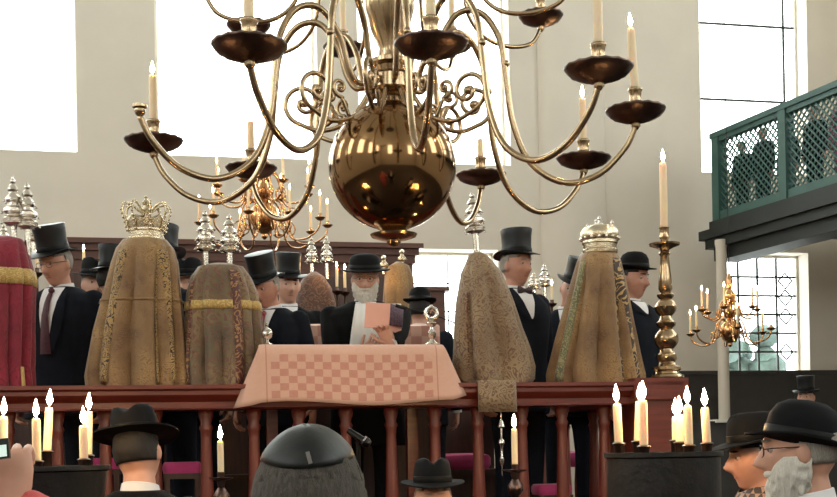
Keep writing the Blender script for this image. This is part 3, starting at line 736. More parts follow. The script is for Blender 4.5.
# cloth-covered bench back behind the reader
l2, z2 = sz(290, 326, 1.3); r2, _ = sz(440, 326, 1.3)
bb = empty('cloth_covered_bench', T=FR, label='bench behind the reader with a pink checked cloth over its back', cat='bench')
M().bx(l2 + .02, r2 - .02, 1.33, 1.37, BF, z2 - .01).build('backboard', DARKWOOD, bb, False)
M().bx(l2 + .02, r2 - .02, 1.37, 1.72, BF + .4, BF + .44).build('seat', DARKWOOD, bb, False)
M().bx(l2 + .02, l2 + .06, 1.37, 1.72, BF, BF + .4).bx(r2 - .06, r2 - .02, 1.37, 1.72, BF, BF + .4).build('side_support', DARKWOOD, bb, False)
rows = [[Vector((l2 + (r2 - l2) * k / 20, t_ + .005 * math.sin(k * 1.3), z)) for k in range(21)] for t_, z in ((1.39, z2 - .3), (1.385, z2), (1.35, z2 + .012), (1.315, z2), (1.31, z2 - .35))]
cloth_obj('bench_cloth', rows, [[(.1 + .6 * k / 20, v) for k in range(21)] for v in (.0, .1, .12, .14, .28)], 'pink checked cloth hung over the bench back behind the reader')

def lathe_thing(name, prof, mt, loc, label, cat, parts=None, seg=20, k=1.0):
    o = empty(name, loc, label, cat)
    for nm, pf, mm in parts: M().lathe([(r * k, z * k) for r, z in pf], seg).build(nm, mm, o)
    return o
q = FR @ Vector((sz(267, 345, .05)[0], .05, dz + .008))
lathe_thing('goblet', None, None, q, 'small silver goblet with a pointed lid on the desk corner', 'goblet', [
    ('foot', [(.028, 0), (.03, .004), (.014, .012), (.008, .025), (.012, .03)], SILVER),
    ('bowl', [(.008, .028), (.026, .04), (.032, .058), (.03, .07), (.026, .074)], SILVER),
    ('lid', [(.028, .074), (.02, .085), (.006, .092), (.006, .1), (.009, .106), (.001, .118)], SILVER)])
q = FR @ Vector((sz(432, 344, .08)[0], .08, dz + .008))
oo = lathe_thing('silver_ornament', None, None, q, 'silver turned ornament with an open ring on the right of the desk', 'ornament', [
    ('foot', [(.04, 0), (.042, .006), (.02, .02), (.012, .035), (.022, .05), (.024, .07), (.012, .085), (.012, .1), (.026, .112), (.028, .122), (.01, .135), (.01, .145)], SILVER)])
M().tube([(.03 * math.sin(a), 0, .172 - .03 * math.cos(a)) for a in [2 * math.pi * k / 24 for k in range(25)]], .012, 8).ball((0, 0, .21), .012, 8).build('ring', SILVER, oo)
# gooseneck microphone reaching over the desk from the right
m0, m1 = PT(404, 308, .30), PT(462, 326, .30)
mo = empty('microphone', m1, 'slim black gooseneck microphone beside the reader book', 'microphone')
M().tube([(0, 0, dz - m1.z + .01), (0, 0, -.03), (-.01, 0, 0)] + [Vector((0, 0, 0)).lerp(m0 - m1, k / 6) + Vector((0, 0, .012 * math.sin(math.pi * k / 6))) for k in range(1, 7)], .004, 8).build('gooseneck', BLACKM, mo)
d_ = (m0 - m1).normalized(); M().tube([m0 - m1 - d_ * .01, m0 - m1 + d_ * .05], .010, 10).build('capsule', BLACKM, mo)
M().lathe([(.05, dz - m1.z + .008), (.05, dz - m1.z + .02), (.02, dz - m1.z + .03)], 16).build('base', BLACKM, mo)

# ------------------------------------------------------------------ people
def G(x, s): return math.exp(-(x / s) ** 2)
def clamp(x, a=0, b=1): return max(a, min(b, x))
def headp(th, ph, off=0):
    """head surface; origin at eye level, face towards -Y; th from the crown down, ph = 0 at the front"""
    nz, s = math.cos(th), math.sin(th); q = max(0, -nz)
    s2 = s ** (1 - .3 * q)
    x = .076 * s2 * math.sin(ph); f = math.cos(ph); y = -.097 * s2 * f + .006; z = (.118 if nz > 0 else .128) * nz
    x *= 1 - .30 * q * q
    if f < 0: y = y * (1 - .42 * q) + .012 * (-f) * (1 - q)
    else: y = y * (1 - .12 * q) - .012 * q * f
    if f > 0:
        t = clamp((.018 - z) / .055); nose = .040 * t * (1 if z > -.042 else G(z + .042, .010)) * G(x, .0145)
        y -= nose
        y -= .007 * G(z - .026, .012) * G(x, .05) * f
        y += .011 * (G(x - .032, .017) + G(x + .032, .017)) * G(z - .004, .014) * f
        y -= .006 * (G(x - .045, .02) + G(x + .045, .02)) * G(z + .03, .02)
        y -= .006 * G(z + .066, .008) * G(x, .022) + .004 * G(z + .08, .008) * G(x, .02)
        y += .004 * G(z + .073, .004) * G(x, .022)
        y -= .010 * G(z + .108, .014) * G(x, .024)
    v = Vector((x, y, z))
    if off: v += off * Vector((x / .076, y / .097, z / .12)).normalized()
    return v
def grid_part(m, fn, t0, t1, p0, p1, nt, npz, T):
    m.loft([[fn(t0 + (t1 - t0) * i / nt, p0 + (p1 - p0) * j / npz) for j in range(npz + 1)] for i in range(nt + 1)], False, T, closed=False)
def remesh(m, name, mt, parent, vox, smooth=2):
    me = m.mesh(name + '_raw', None, False); o = bpy.data.objects.new('raw', me); COL.objects.link(o)
    r = o.modifiers.new('r', 'REMESH'); r.mode = 'VOXEL'; r.voxel_size = vox; r.use_smooth_shade = True
    if smooth:
        sm = o.modifiers.new('s', 'SMOOTH'); sm.factor = .5; sm.iterations = smooth
    dg = bpy.context.evaluated_depsgraph_get()
    me2 = bpy.data.meshes.new_from_object(o.evaluated_get(dg)); me2.name = name
    bpy.data.objects.remove(o); bpy.data.meshes.remove(me)
    me2.materials.clear(); me2.materials.append(mt)
    me2.polygons.foreach_set('use_smooth', [True] * len(me2.polygons))
    return me2
TORSO = [(.86, .165, .12, .0), (.95, .17, .125, .0), (1.06, .158, .118, -.005), (1.2, .172, .122, -.008), (1.32, .192, .12, -.004), (1.40, .19, .105, .004), (1.445, .16, .088, .012), (1.48, .1, .068, .016), (1.51, .06, .058, .014)]
JACK = [(.74, .20, .155, .0), (.86, .195, .15, .0), (.98, .19, .145, .0), (1.08, .182, .14, -.004), (1.2, .197, .145, -.006), (1.32, .218, .142, -.002), (1.40, .212, .126, .006), (1.445, .178, .105, .014), (1.475, .12, .085, .02), (1.495, .088, .074, .022)]
def ring(tab, z, n=28, off=0):
    w_, d, yo = interp(tab, z); out = []
    for j in range(n):
        c, s = sup(2 * math.pi * j / n, 2.5); out.append(Vector(((w_ + off) * c, (d + off) * s + yo, z)))
    return out
def front(tab, x, z, off=0):
    w_, d, yo = interp(tab, z); k = clamp(abs(x) / (w_ + off), 0, .98)
    return Vector((x, -(d + off) * (1 - k ** 2.5) ** .4 + yo, z))
def hand_mesh(m, wrist, d, n, curl=40, spread=1.0, side=1, k=1.0, curls=None, thumb=None):
    """palm and five fingers; d runs along the forearm, n is the palm normal, side picks the thumb's side"""
    d = d.normalized(); n = (n - d * n.dot(d)).normalized(); x = d.cross(n) * side
    def pt(a, b, c): return wrist + k * (x * a + d * b + n * c)
    rings = []
    for b, w_, t_ in ((-.02, .026, .02), (.0, .028, .019), (.03, .038, .017), (.06, .043, .015), (.088, .042, .013), (.098, .037, .009)):
        rings.append([pt(w_ * math.cos(a) * (1), b, t_ * math.sin(a)) for a in [2 * math.pi * j / 14 for j in range(14)]])
    m.loft(rings)
    for i, (a, L) in enumerate(((.031, .072), (.011, .081), (-.010, .075), (-.030, .058))):
        cu = R(curls[i] if curls else curl); p = pt(a, .088, 0); ang = .1; pts = [pt(a * .95, .07, 0), p]; rr = [.0095 * k, .0095 * k]
        dirx = x * (a * 2.2 * spread)
        for s_, sc in enumerate((.45, .32, .23)):
            ang += cu * (.75 if s_ == 0 else 1)
            p = p + k * L * sc * ((d * math.cos(ang) + n * math.sin(ang)) + dirx).normalized(); pts.append(p); rr.append((.0088, .0078, .0062)[s_] * k)
        m.tube(pts, rr, 8); m.ball(pts[-1], rr[-1] * 1.0, 6)
    tc = R(thumb if thumb is not None else 25)
    p = pt(.026, .025, .004); pts = [pt(.018, .008, 0), p]; rr = [.014 * k, .0125 * k]; ang = .75
    for L in (.036, .030, .022):
        p = p + k * L * (x * math.sin(ang) + d * math.cos(ang) + n * math.sin(tc)).normalized(); ang -= .28; pts.append(p); rr.append((.011, .010, .0078)[len(rr) - 2] * k)
    m.tube(pts, rr, 8); m.ball(pts[-1], rr[-1], 6)
def ik(sh, wr, l1, l2, hint):
    v = wr - sh; d = v.length
    if d > (l1 + l2) * .995: wr = sh + v * ((l1 + l2) * .995 / d); v = wr - sh; d = v.length
    a = (l1 * l1 - l2 * l2 + d * d) / (2 * d); h = math.sqrt(max(0, l1 * l1 - a * a)); u = v.normalized()
    pp = (hint - u * hint.dot(u)).normalized(); return sh + u * a + pp * h, wr

def make_hat(kind, T, parent, tilt=0, mt=None):
    HT = T @ Rot(R(tilt), 'X')
    m = M(); band = None; sx, sy = .92, 1.12
    if kind == 'top':
        def fb(p, a): return Vector((p.x, p.y, p.z + (.020 * abs(math.cos(a)) ** 3 - .008 * abs(math.sin(a))) * clamp((math.hypot(p.x / sx, p.y / sy) - .09) / .045)))
        m.lathe([(.08, .0), (.088, .012), (.115, .008), (.136, .002), (.138, .006), (.115, .013), (.09, .02), (.088, .03), (.086, .07), (.088, .12), (.093, .155), (.091, .161), (.08, .163), (.001, .164)], 36, T=HT, sx=sx, sy=sy, fn=fb)
        mt = mt or HATSILK; bp = [(.0885, .018), (.0905, .022), (.089, .045), (.0865, .048)]
    elif kind == 'round':
        def fb(p, a): return Vector((p.x, p.y, p.z + .008 * abs(math.cos(a)) ** 2 * clamp((math.hypot(p.x / sx, p.y / sy) - .09) / .05)))
        m.lathe([(.08, .0), (.09, .008), (.12, .003), (.152, .0), (.153, .007), (.12, .011), (.096, .017), (.095, .045), (.09, .075), (.075, .098), (.045, .108), (.001, .111)], 36, T=HT, sx=1.02, sy=1.1, fn=fb)
        mt = mt or HATM; bp = [(.0965, .016), (.098, .02), (.0965, .042), (.094, .045)]; sx, sy = 1.02, 1.1
    elif kind == 'bowler':
        def fb(p, a): return Vector((p.x, p.y, p.z + .022 * abs(math.cos(a)) ** 2 * clamp((math.hypot(p.x / sx, p.y / sy) - .09) / .04)))
        m.lathe([(.08, .0), (.09, .01), (.12, .004), (.135, .004), (.135, .01), (.115, .011), (.092, .018), (.09, .04), (.086, .075), (.072, .103), (.045, .12), (.001, .126)], 36, T=HT, sx=sx, sy=sy, fn=fb)
        mt = mt or HATM; bp = [(.0915, .016), (.093, .02), (.0915, .042), (.089, .045)]
    else:
        bw = .165 if kind == 'wide' else .152
        def fb(p, a):
            r = math.hypot(p.x / sx, p.y / sy); e = clamp((r - .09) / .06)
            z = p.z + e * (.016 * max(0, math.sin(a)) - .010 * max(0, -math.sin(a)) + .012 * abs(math.cos(a)) ** 2)
            x, y = p.x, p.y
            if p.z > .05:
                q = clamp((p.z - .05) / .07)
                z -= .030 * q * G(x, .028) * (1 if y > -.09 else .6); z += .012 * q * clamp(-y / .1)
                if y < 0: x *= 1 - .28 * q * clamp(-y / .08)
            return Vector((x, y, z))
        m.lathe([(.08, .0), (.09, .008), (.12, .004), (bw, .0), (bw, .006), (.12, .01), (.094, .015), (.092, .03), (.089, .065), (.084, .095), (.074, .112), (.055, .120), (.03, .122), (.001, .122)], 40, T=HT, sx=sx, sy=sy, fn=fb)
        mt = mt or HATM; bp = [(.0935, .014), (.0955, .018), (.0935, .040), (.091, .042)]
    h = m.build('hat', mt, parent, True, 50)
    M().lathe(bp, 36, T=HT, sx=sx, sy=sy, cap=False).build('hat_band', BANDM, h)
    return h
def person(label, eye, floor, Y=None, t=None, yaw=0, head=(0, 0, 0), lean=0, hat='top', hat_tilt=4, hat_z=.05, hair=HAIRG, beard=None, glasses=None, suit=SUIT, tie=None, bow=None, shirt=SHIRT,
           skin=SKIN, hands=(None, None), vox=.008, tall=1.0, group=None, coat=False, width=1.0, hairlen=1.0, scarf=None, vneck=1.22, wrap_hand=None, cuffs=True, hathat=None, kscale=None):
    tgt = P(eye[0], eye[1], Y) if Y else PT(eye[0], eye[1], t)
    TU = Tr(0, 0, .92) @ Rot(R(lean), 'X') @ Tr(0, 0, -.92)
    JK = [(q_[0], q_[1] * width, q_[2] * width, q_[3] * width) for q_ in JACK]
    neck = Vector((0, .012, 1.50))
    HM = TU @ Tr(*neck) @ Rot(R(head[0]), 'Z') @ Rot(R(head[1]), 'X') @ Rot(R(head[2]), 'Y') @ Tr(0, -.022, .135)
    hc = HM @ Vector((0, 0, 0))
    k = kscale or (tgt.z - floor) / hc.z
    Rz = Rot(R(yaw), 'Z'); hw = Rz @ (hc * k)
    loc = Vector((tgt.x - hw.x, tgt.y - hw.y, floor))
    if kscale: loc.z = tgt.z - hw.z
    WM = Tr(*loc) @ Rz @ Matrix.Scale(k, 4)
    # ---- body
    b = M(); nt, npz = 40, 52
    rows = [[HM @ headp(math.pi * (.02 + .96 * i / nt), 2 * math.pi * j / npz) for j in range(npz)] for i in range(nt + 1)]
    b.loft(rows)
    for s_ in (-1, 1):
        b.ball((0, 0, 0), 1, 10, T=HM @ Tr(s_ * .077, .010, -.012) @ Rot(R(s_ * 18), 'Z'), sc=(.011, .021, .033))
    b.tube([HM @ Vector((0, .012, -.05)), HM @ Vector((0, .018, -.09)), TU @ Vector((0, .018, 1.47)), TU @ Vector((0, .01, 1.40))], [.055, .056, .062, .085], 16)
    b.loft([[TU @ p for p in ring(TORSO, z)] for z in (.86, .95, 1.06, 1.2, 1.32, 1.40, 1.445, 1.48)])
    sl = M(); sl.loft([[TU @ Vector((p.x * width, p.y * width, p.z)) for p in ring(JACK, z, 32)] for z in ((.60 if coat else .76), .86, .98, 1.08, 1.2, 1.32, 1.40, 1.445, 1.475, 1.495)])
    hm = M(); cf = []
    for i, s_ in enumerate((-1, 1)):
        sh = TU @ Vector((s_ * .185 * width, .012, 1.405)); h = hands[i]
        if h is None: h = dict(w=(s_ * .265, -.02, .86), d=(0, -.15, -1), n=(-s_, 0, 0), curl=28)
        if 'W' in h: h['w'] = tuple(WM.inverted() @ h['W'])
        wr = Vector(h['w']); el, wr = ik(sh, wr, .29, .255, Vector(h.get('hint', (s_ * .6, .8, -.5))))
        b.tube([sh, sh.lerp(el, .5), el, el.lerp(wr, .35), wr], [.05, .045, .038, .036, .026], 12)
        cuffp = el.lerp(wr, .97)
        sl.tube([sh + Vector((-s_ * .06, 0, .0)), sh, sh.lerp(el, .5), el, el.lerp(wr, .4), cuffp], [.062, .072, .064, .055, .053, .044], 14)
        sl.ball(el, .055, 10); sl.ball(sh, .07, 10)
        if cuffs: cf.append(M().tube([el.lerp(wr, .94), el.lerp(wr, 1.03)], [.036, .038], 12))
        dd = Vector(h.get('d', tuple(wr - el))); hand_mesh(hm, wr, dd, Vector(h.get('n', (-s_, 0, 0))), h.get('curl', 30), side=h.get('side', -s_), curls=h.get('curls'), thumb=h.get('thumb'))
    me = remesh(b, 'person', skin, None, vox)
    bm = bmesh.new(); bm.from_mesh(me); tmp = hm.mesh('tmp'); bm.from_mesh(tmp); bm.to_mesh(me); bm.free(); bpy.data.meshes.remove(tmp)
    me.polygons.foreach_set('use_smooth', [True] * len(me.polygons))
    o = inst('person', me, None, WM); tag(o, label, 'person', group)
    inst('jacket', remesh(sl, 'jacket', suit, None, vox * 1.25, 3), o)
    for c in cf: c.build('shirt_cuff', shirt or SHIRT, o)
    # ---- trousers and shoes
    tr = M()
    for s_ in (-1, 1):
        tr.tube([(s_ * .085, 0, .95), (s_ * .095, 0, .8), (s_ * .1, -.012, .5), (s_ * .1, .0, .28), (s_ * .1, .012, .07)], [.1, .095, .072, .066, .068], 12)
        sm = M().loft([[Vector((s_ * .1 + w_ * math.cos(a), y, .012 + max(0, hgt * (.5 + .5 * math.sin(a))) - .012)) for a in [2 * math.pi * j / 12 for j in range(12)]]
                       for y, w_, hgt in ((.07, .025, .06), (.05, .035, .09), (.0, .038, .09), (-.08, .045, .06), (-.14, .045, .05), (-.175, .03, .035), (-.185, .012, .02))])
        sm.build('shoe', SHOE, o)
    inst('trousers', remesh(tr, 'trousers', suit, None, .018, 2), o)
    # ---- shirt front, collar, tie, lapels
    if shirt:
        g = M(); rows = []
        for i in range(13):
            z = vneck + (1.485 - vneck) * i / 12; hw_ = .004 + .06 * (i / 12) ** .8; rows.append([TU @ (front(JK, hw_ * (2 * j / 8 - 1), z, .007) * 1) for j in range(9)])
        g.loft(rows, False, closed=False); g.build('shirt', shirt, o)
        c = M()
        rr = []
        for i, (zz, r_) in enumerate(((1.465, .082), (1.49, .072), (1.515, .066), (1.517, .062), (1.47, .07))):
            rr.append([TU @ Vector((r_ * math.cos(a), r_ * .95 * math.sin(a) + .012, zz + .012 * math.sin(a) - .0)) for a in [2 * math.pi * j / 24 for j in range(24)]])
        c.loft(rr, False); c.build('collar', shirt, o)
        for s_ in (-1, 1):
            g = M(); rows = []
            for i in range(11):
                z = vneck - .01 + (1.47 - vneck + .01) * i / 10; h0 = .002 + .066 * (i / 10) ** .8; wl_ = .012 + .05 * math.sin(math.pi * min(1, i / 10 * .85 + .1))
                rows.append([TU @ front(JK, s_ * (h0 + wl_ * j / 3), z, .012) for j in range(4)])
            g.loft(rows, False, closed=False); g.build('lapel', suit, o)
    if tie:
        g = M(); rows = []
        for i in range(11):
            z = vneck - .01 + (1.46 - vneck + .01) * i / 10; h0 = .034 - .02 * i / 10
            rows.append([TU @ front(JK, h0 * (j - 1), z, .014 + .006 * (j == 1)) for j in range(3)])
        g.loft(rows, False, closed=False); g.ball(TU @ front(JK, 0, 1.465, .018), .018, 8); g.build('tie', tie, o)
    if bow:
        g = M(); c = TU @ front(JK, 0, 1.475, .02); g.ball(c, .012, 8)
        for s_ in (-1, 1): g.loft([[c + Vector((s_ * x, -.002 + .008 * math.sin(a), hh * math.cos(a))) for a in [2 * math.pi * j / 8 for j in range(8)]] for x, hh in ((.004, .01), (.03, .022), (.05, .024))])
        g.build('bow_tie', bow, o)
    if scarf:
        rr = []
        for i in range(9):
            f = i / 8; rr.append([TU @ Vector(((.088 + .022 * math.sin(math.pi * f)) * math.cos(a), (.085 + .025 * math.sin(math.pi * f)) * math.sin(a) + .008, 1.42 + .11 * f + .02 * math.sin(a) * (1 + .4 * math.sin(3 * a)))) for a in [2 * math.pi * j / 28 for j in range(28)]])
        M().loft(rr, False).build('scarf', scarf, o)
    # ---- face and hair
    for s_ in (-1, 1):
        ey = M().ball((s_ * .0315, -.0725, .001), .0108, 10, T=HM).build('eye', EYEW, o); M().ball((s_ * .0318, -.0795, .001), .0056, 8, T=HM).build('iris', EYEM, ey)
        e = M(); e.tube([HM @ (headp(math.pi * (.5 - .07), s_ * a, .002)) for a in (.15, .3, .45, .6)], [.003, .0045, .004, .002], 6); e.build('eyebrow', hair or HAIRG, o)
    M().tube([HM @ headp(math.pi * .5 + .595, a, .001) for a in (-.3, -.15, 0, .15, .3)], [.001, .003, .0035, .003, .001], 6).build('lips', mat('lips', (166, 92, 84), .5), o)
    if hair:
        g = M(); low = .60 if hairlen <= 1 else .78
        def hf(th, ph):
            n_ = noise.noise(Vector((math.cos(ph) * 6, math.sin(ph) * 6, th * 9))) * .004; return headp(th, ph, .006 * hairlen + n_ * .7)
        grid_part(g, hf, .03, math.pi * low, R(100), R(260), 18, 30, HM)
        grid_part(g, hf, .03, math.pi * .40, R(40), R(320), 10, 30, HM)
        for s_ in (-1, 1): grid_part(g, hf, math.pi * .3, math.pi * .52, s_ * R(84), s_ * R(102), 10, 6, HM)
        ob = g.build('hair', hair, o); sd = ob.modifiers.new('thickness', 'SOLIDIFY'); sd.thickness = .008; sd.offset = -1
    if beard:
        g = M(); L_ = beard[1]
        def bf(i, ph):
            f = i; q = clamp(math.cos(ph * 1.5)) if abs(ph) < R(60) else 0
            t0 = .545 + .125 * q; th = math.pi * (t0 + (.875 - t0) * f)
            fr = max(0, math.cos(ph)); e = clamp(f * 3)
            n_ = (noise.noise(Vector((ph * 5, f * 5, 3))) * .010 + noise.noise(Vector((ph * 14, f * 9, 7))) * .006) * e
            return headp(th, ph, .003 + .013 * e + .010 * f + n_) + Vector((0, -.014 * f * fr, -L_ * f * f * fr ** .5))
        grid_part(g, bf, 0, 1, R(-102), R(102), 24, 72, HM)
        g.tube([HM @ headp(math.pi * .5 + .515, a, .004) for a in (-.62, -.42, -.2, 0, .2, .42, .62)], [.004, .009, .010, .007, .010, .009, .004], 8)
        # underside closes the beard towards the throat
        g.loft([[HM @ bf(1, R(-100 + 200 * j / 24)) for j in range(25)], [HM @ (bf(1, R(-100 + 200 * j / 24)) * .55 + Vector((0, .01, -.045))) for j in range(25)]], False, closed=False)
        ob = g.build('beard', beard[0], o); sd = ob.modifiers.new('thickness', 'SOLIDIFY'); sd.thickness = .008; sd.offset = -1
    if glasses:
        g = M()
        for s_ in (-1, 1):
            g.tube([HM @ Vector((s_ * .033 + .021 * math.cos(a), -.100 + .006 * abs(math.cos(a)), -.002 + .016 * math.sin(a))) for a in [2 * math.pi * j / 16 for j in range(17)]], .0016, 5)
            g.tube([HM @ Vector(p) for p in ((s_ * .054, -.096, .004), (s_ * .072, -.07, .006), (s_ * .083, .0, .006), (s_ * .082, .018, -.006))], .0016, 5)
        g.tube([HM @ Vector(p) for p in ((-.012, -.103, .002), (0, -.106, .005), (.012, -.103, .002))], .0016, 5)
        g.build('glasses', glasses, o)
    if hat: make_hat(hat, HM @ Tr(0, .004, hat_z), o, hat_tilt)
    return o, WM, HM

TIE1 = mat('tie_wine', (70, 22, 34), .6, var=.4, scale=40)
TIE2 = mat('tie_red_pattern', (140, 60, 62), .6, var=.5, scale=60)
BOWM = mat('bow_dark', (46, 24, 26), .6)
person('elderly man in black top hat, glasses and wine tie looking down beside the crimson mantle', (55, 263), BF, t=.66, yaw=-14, head=(-8, 14, 0), hat_tilt=2, glasses=GLS, tie=TIE1, vneck=1.12, width=1.06)
person('man in black fedora half hidden behind the gold crowned mantle', (95, 284), BF, t=1.75, yaw=25, hat='fedora', hat_tilt=6, vox=.011)
person('man in dark top hat right behind the gold crowned mantle', (114, 281), BF, t=.95, yaw=150, hat='top', vox=.011, hair=HAIRD)
person('tall man whose black hat shows behind the open crown', (164, 262), BF, t=1.3, yaw=170, hat='top', vox=.011, hair=HAIRD)
person('man in black fedora between the gold and greenish mantles', (189, 284), BF, t=1.78, yaw=-10, hat='fedora', vox=.011)
person('man in silk top hat bowing beside the greenish gold mantle', (265, 287), BF, t=.72, yaw=-20, head=(-8, 12, 0), lean=6, hat='top', hat_tilt=2, tie=TIE2, skin=SKIN2)
person('man in dark hat peering out behind the bowing man', (288, 285), BF, t=1.95, yaw=10, head=(10, 4, 0), hat='top', vox=.010, suit=SUITB, hair=HAIRD)
# the reader, holding his book in both hands
WHITE = mat('white_linen', (236, 232, 230), .8, var=.03)
rd, RWM, RHM = person('white-bearded reader in black robe and round hat holding a pink book', (365, 279), BF, t=.78, yaw=4, head=(-2, 8, 0), hat='round', hat_tilt=3, hat_z=.045, beard=(BEARDW, .03), glasses=GLS,
       suit=SUITB, vneck=1.14, coat=True, width=1.18, hands=(dict(W=PT(364, 356, .5), d=(.5, -.3, .6), n=(0, .8, .4), curl=35, hint=(-1, .3, -.6)), dict(W=PT(391, 345, .33), d=(-.45, -.05, .9), n=(-.3, -.9, 0), curls=(30, 34, 40, 46), side=-1, hint=(1, .2, -.6))))
g = M(); TU0 = Matrix.Identity(4)
rows = []
for i in range(13):
    z = 1.12 + .35 * i / 12; h0 = .115 - .05 * (i / 12) ** 1.3; rows.append([front([(r[0], r[1] * 1.18, r[2] * 1.18, r[3]) for r in JACK], h0 * (2 * j / 10 - 1), z, .018 + .004 * math.sin(j * 2.2)) for j in range(11)])
g.loft(rows, False, closed=False); ob = g.build('white_bands', WHITE, rd); sd = ob.modifiers.new('t', 'SOLIDIFY'); sd.thickness = .006
BOOKM = mat('book_cover', (226, 168, 150), .7, var=.05)
PAGE = mat('book_pages', (232, 226, 214), .8, var=.03)
PRINT = mat('page_print', (96, 76, 92), .8, var=.5, scale=90)
# the book: spine where the photo shows it, covers opened towards the reader
bs = PT(389, 316, .36)
bk = empty('book', T=Tr(*bs) @ Rot(R(8), 'Z') @ Rot(R(-14), 'X') @ Rot(R(6), 'Y'), label='open pink-covered book held up by the white-bearded reader', cat='book')
bw, bhh = .135, .15
for s_, ang, nm in ((-1, 8, 'front_cover'), (1, 52, 'back_cover')):
    TT = Rot(R(s_ * ang), 'Z')
    cv = M().bx(0, s_ * bw, -.002, .002, -bhh / 2, bhh / 2).build(nm, BOOKM, bk, False, T=TT)
    M().bx(0, s_ * (bw - .006), .0025, .012, -bhh / 2 + .004, bhh / 2 - .004).build('pages', PAGE, bk, False, T=TT)
for nm, mt_, a_, dz_, ln in (('turned_page', PAGE, 66, .045, .12), ('picture_page', PRINT, 60, .028, .128)):
    fl = M().loft([[Vector((ln * f, -.012 * math.sin(3.1 * f), z + dz_ * f)) for f in [k / 6 for k in range(7)]] for z in (-bhh / 2 + .02, bhh / 2 - .002)], False, closed=False)
    ob = fl.build(nm, mt_, bk, T=Rot(R(a_ - 14), 'Z')); sd = ob.modifiers.new('t', 'SOLIDIFY'); sd.thickness = .002
person('man whose black hat shows behind the domed gold mantle', (420, 310), BF, t=1.95, yaw=170, hat='bowler', vox=.011, hair=HAIRD)
person('man in glossy top hat and dark bow tie looking aside by the beige mantle', (517, 265), BF, t=.62, yaw=34, head=(6, 2, 0), hat='top', hat_tilt=-2, bow=BOWM, hair=HAIRG, skin=SKIN2, vneck=1.3)
person('man in tilted top hat hidden behind the closed-crown mantle', (573, 289), BF, t=1.3, yaw=-10, head=(0, 10, 16), hat='top', hat_tilt=4, skin=SKIN2, vox=.010)
person('man in bowler hat looking out from behind the closed-crown mantle', (634, 279), BF, t=.62, yaw=40, head=(5, 4, 0), hat='bowler', hat_tilt=0, skin=SKIN2, hair=HAIRD, vneck=1.4)

# ---- the congregation
person('man in black fedora seen from behind with a white collar', (138, 452), 0, Y=4.5, yaw=166, head=(6, 4, 8), hat='wide', hat_tilt=3, hair=HAIRD, suit=SUITB, vox=.008)
person('man whose black fedora stands before the balusters below the checked cloth', (433, 499), 0, Y=4.8, yaw=3, hat='fedora', hat_tilt=0, hat_z=.06, suit=SUITB, hair=HAIRG, skin=SKIN)
SCARF = bpy.data.materials.new('checked_scarf'); SCARF.use_nodes = True
N = SCARF.node_tree.nodes; tc = N.new('ShaderNodeTexCoord'); ck = N.new('ShaderNodeTexChecker'); ck.inputs['Scale'].default_value = 42; ck.inputs[1].default_value = srgb((150, 120, 108)) + (1,); ck.inputs[2].default_value = srgb((40, 30, 32)) + (1,)
SCARF.node_tree.links.new(tc.outputs['Object'], ck.inputs[0]); SCARF.node_tree.links.new(ck.outputs[0], N['Principled BSDF'].inputs['Base Color'])
person('man in black fedora and checked scarf facing the platform', (755, 457), 0, Y=4.5, yaw=-88, head=(0, 3, 0), hat='wide', hat_tilt=4, scarf=SCARF, suit=SUITB, skin=SKIN2, hair=HAIRD)
person('white-bearded man in big black hat and dark glasses in profile', (799, 449), 0, Y=3.35, yaw=-104, head=(0, 2, 0), hat='bowler', hat_tilt=-13, hat_z=.010, beard=(BEARDW, .06), glasses=GLSD, suit=SUITB, hair=HAIRG, vox=.006)
VELVET = mat('black_velvet', (18, 20, 21), .5, var=.2, scale=10, bump=.25, bscale=14, spec=.35)
kp, KWM, KHM = person('grey-haired man in a shiny black skullcap seen from behind', (310, 511), 0, Y=1.8, yaw=180, head=(0, 6, 0), hat=None, hair=mat('hair_pepper', (74, 68, 62), .9, var=.4, scale=40, stretch=(5, 5, 1), bump=.5, bscale=120), hairlen=2.2, suit=SUITB, vox=.008)
g = M()
def kf(th, ph): return headp(th, ph, .017 - .004 * clamp((th - .8) / .15) + .0025 * math.sin(ph * 4) * clamp(th))
g.loft([[KHM @ Rot(R(-14), 'X') @ kf(.001 + .88 * i / 12, 2 * math.pi * j / 40) for j in range(40)] for i in range(13)], False)
ob = g.build('skullcap', VELVET, kp); sd = ob.modifiers.new('t', 'SOLIDIFY'); sd.thickness = .005
c0 = KHM @ Rot(R(-14), 'X') @ headp(.78, math.pi + .16, .022)
M().box((0, 0, 0), (.010, .006, .030), T=Tr(*c0) @ Rot(R(14), 'Y') @ Matrix.Scale(.6, 4)).build('hair_clip', STEEL, kp, False)
# photographer at the left edge raising a phone
PHS = mat('pink_sleeve', (196, 84, 84), .8)
ph0 = P(10, 488, 2.15)
yw = R(160)
def phone_person():
    eye = (-120, 462); Yp = 2.1
    tgt = P(*eye, Yp); Rz = Rot(R(172), 'Z'); hc = Vector((0, -.010, 1.635)); k = tgt.z / hc.z
    loc = Vector((tgt.x, tgt.y, 0)) - (Rz @ Vector((hc.x * k, hc.y * k, 0)))
    WM = Tr(*loc) @ Rz @ Matrix.Scale(k, 4)
    wr = WM.inverted() @ P(12, 505, 2.2)
    return person('person in red-pink jacket raising a phone at the edge of the hall', eye, 0, Y=Yp, yaw=172, hat=None, hair=HAIRD, suit=PHS, shirt=None, cuffs=False, vox=.009,
        hands=(dict(w=tuple(wr), d=(.12, -.1, 1), n=(.25, -1, .1), curls=(62, 66, 70, 72), hint=(-.8, .2, -1), side=1, thumb=40), None))
phone_person()
pc = P(3, 451, 2.13)
phn = empty('phone', T=Tr(*pc) @ Rot(R(-6), 'Y') @ Rot(R(-10), 'X'), label='dark mobile phone with a lit greenish screen held up in one hand', cat='phone')
M().bx(-.07, .012, -.004, .004, -.014, .022).build('case', BLACKM, phn, False)
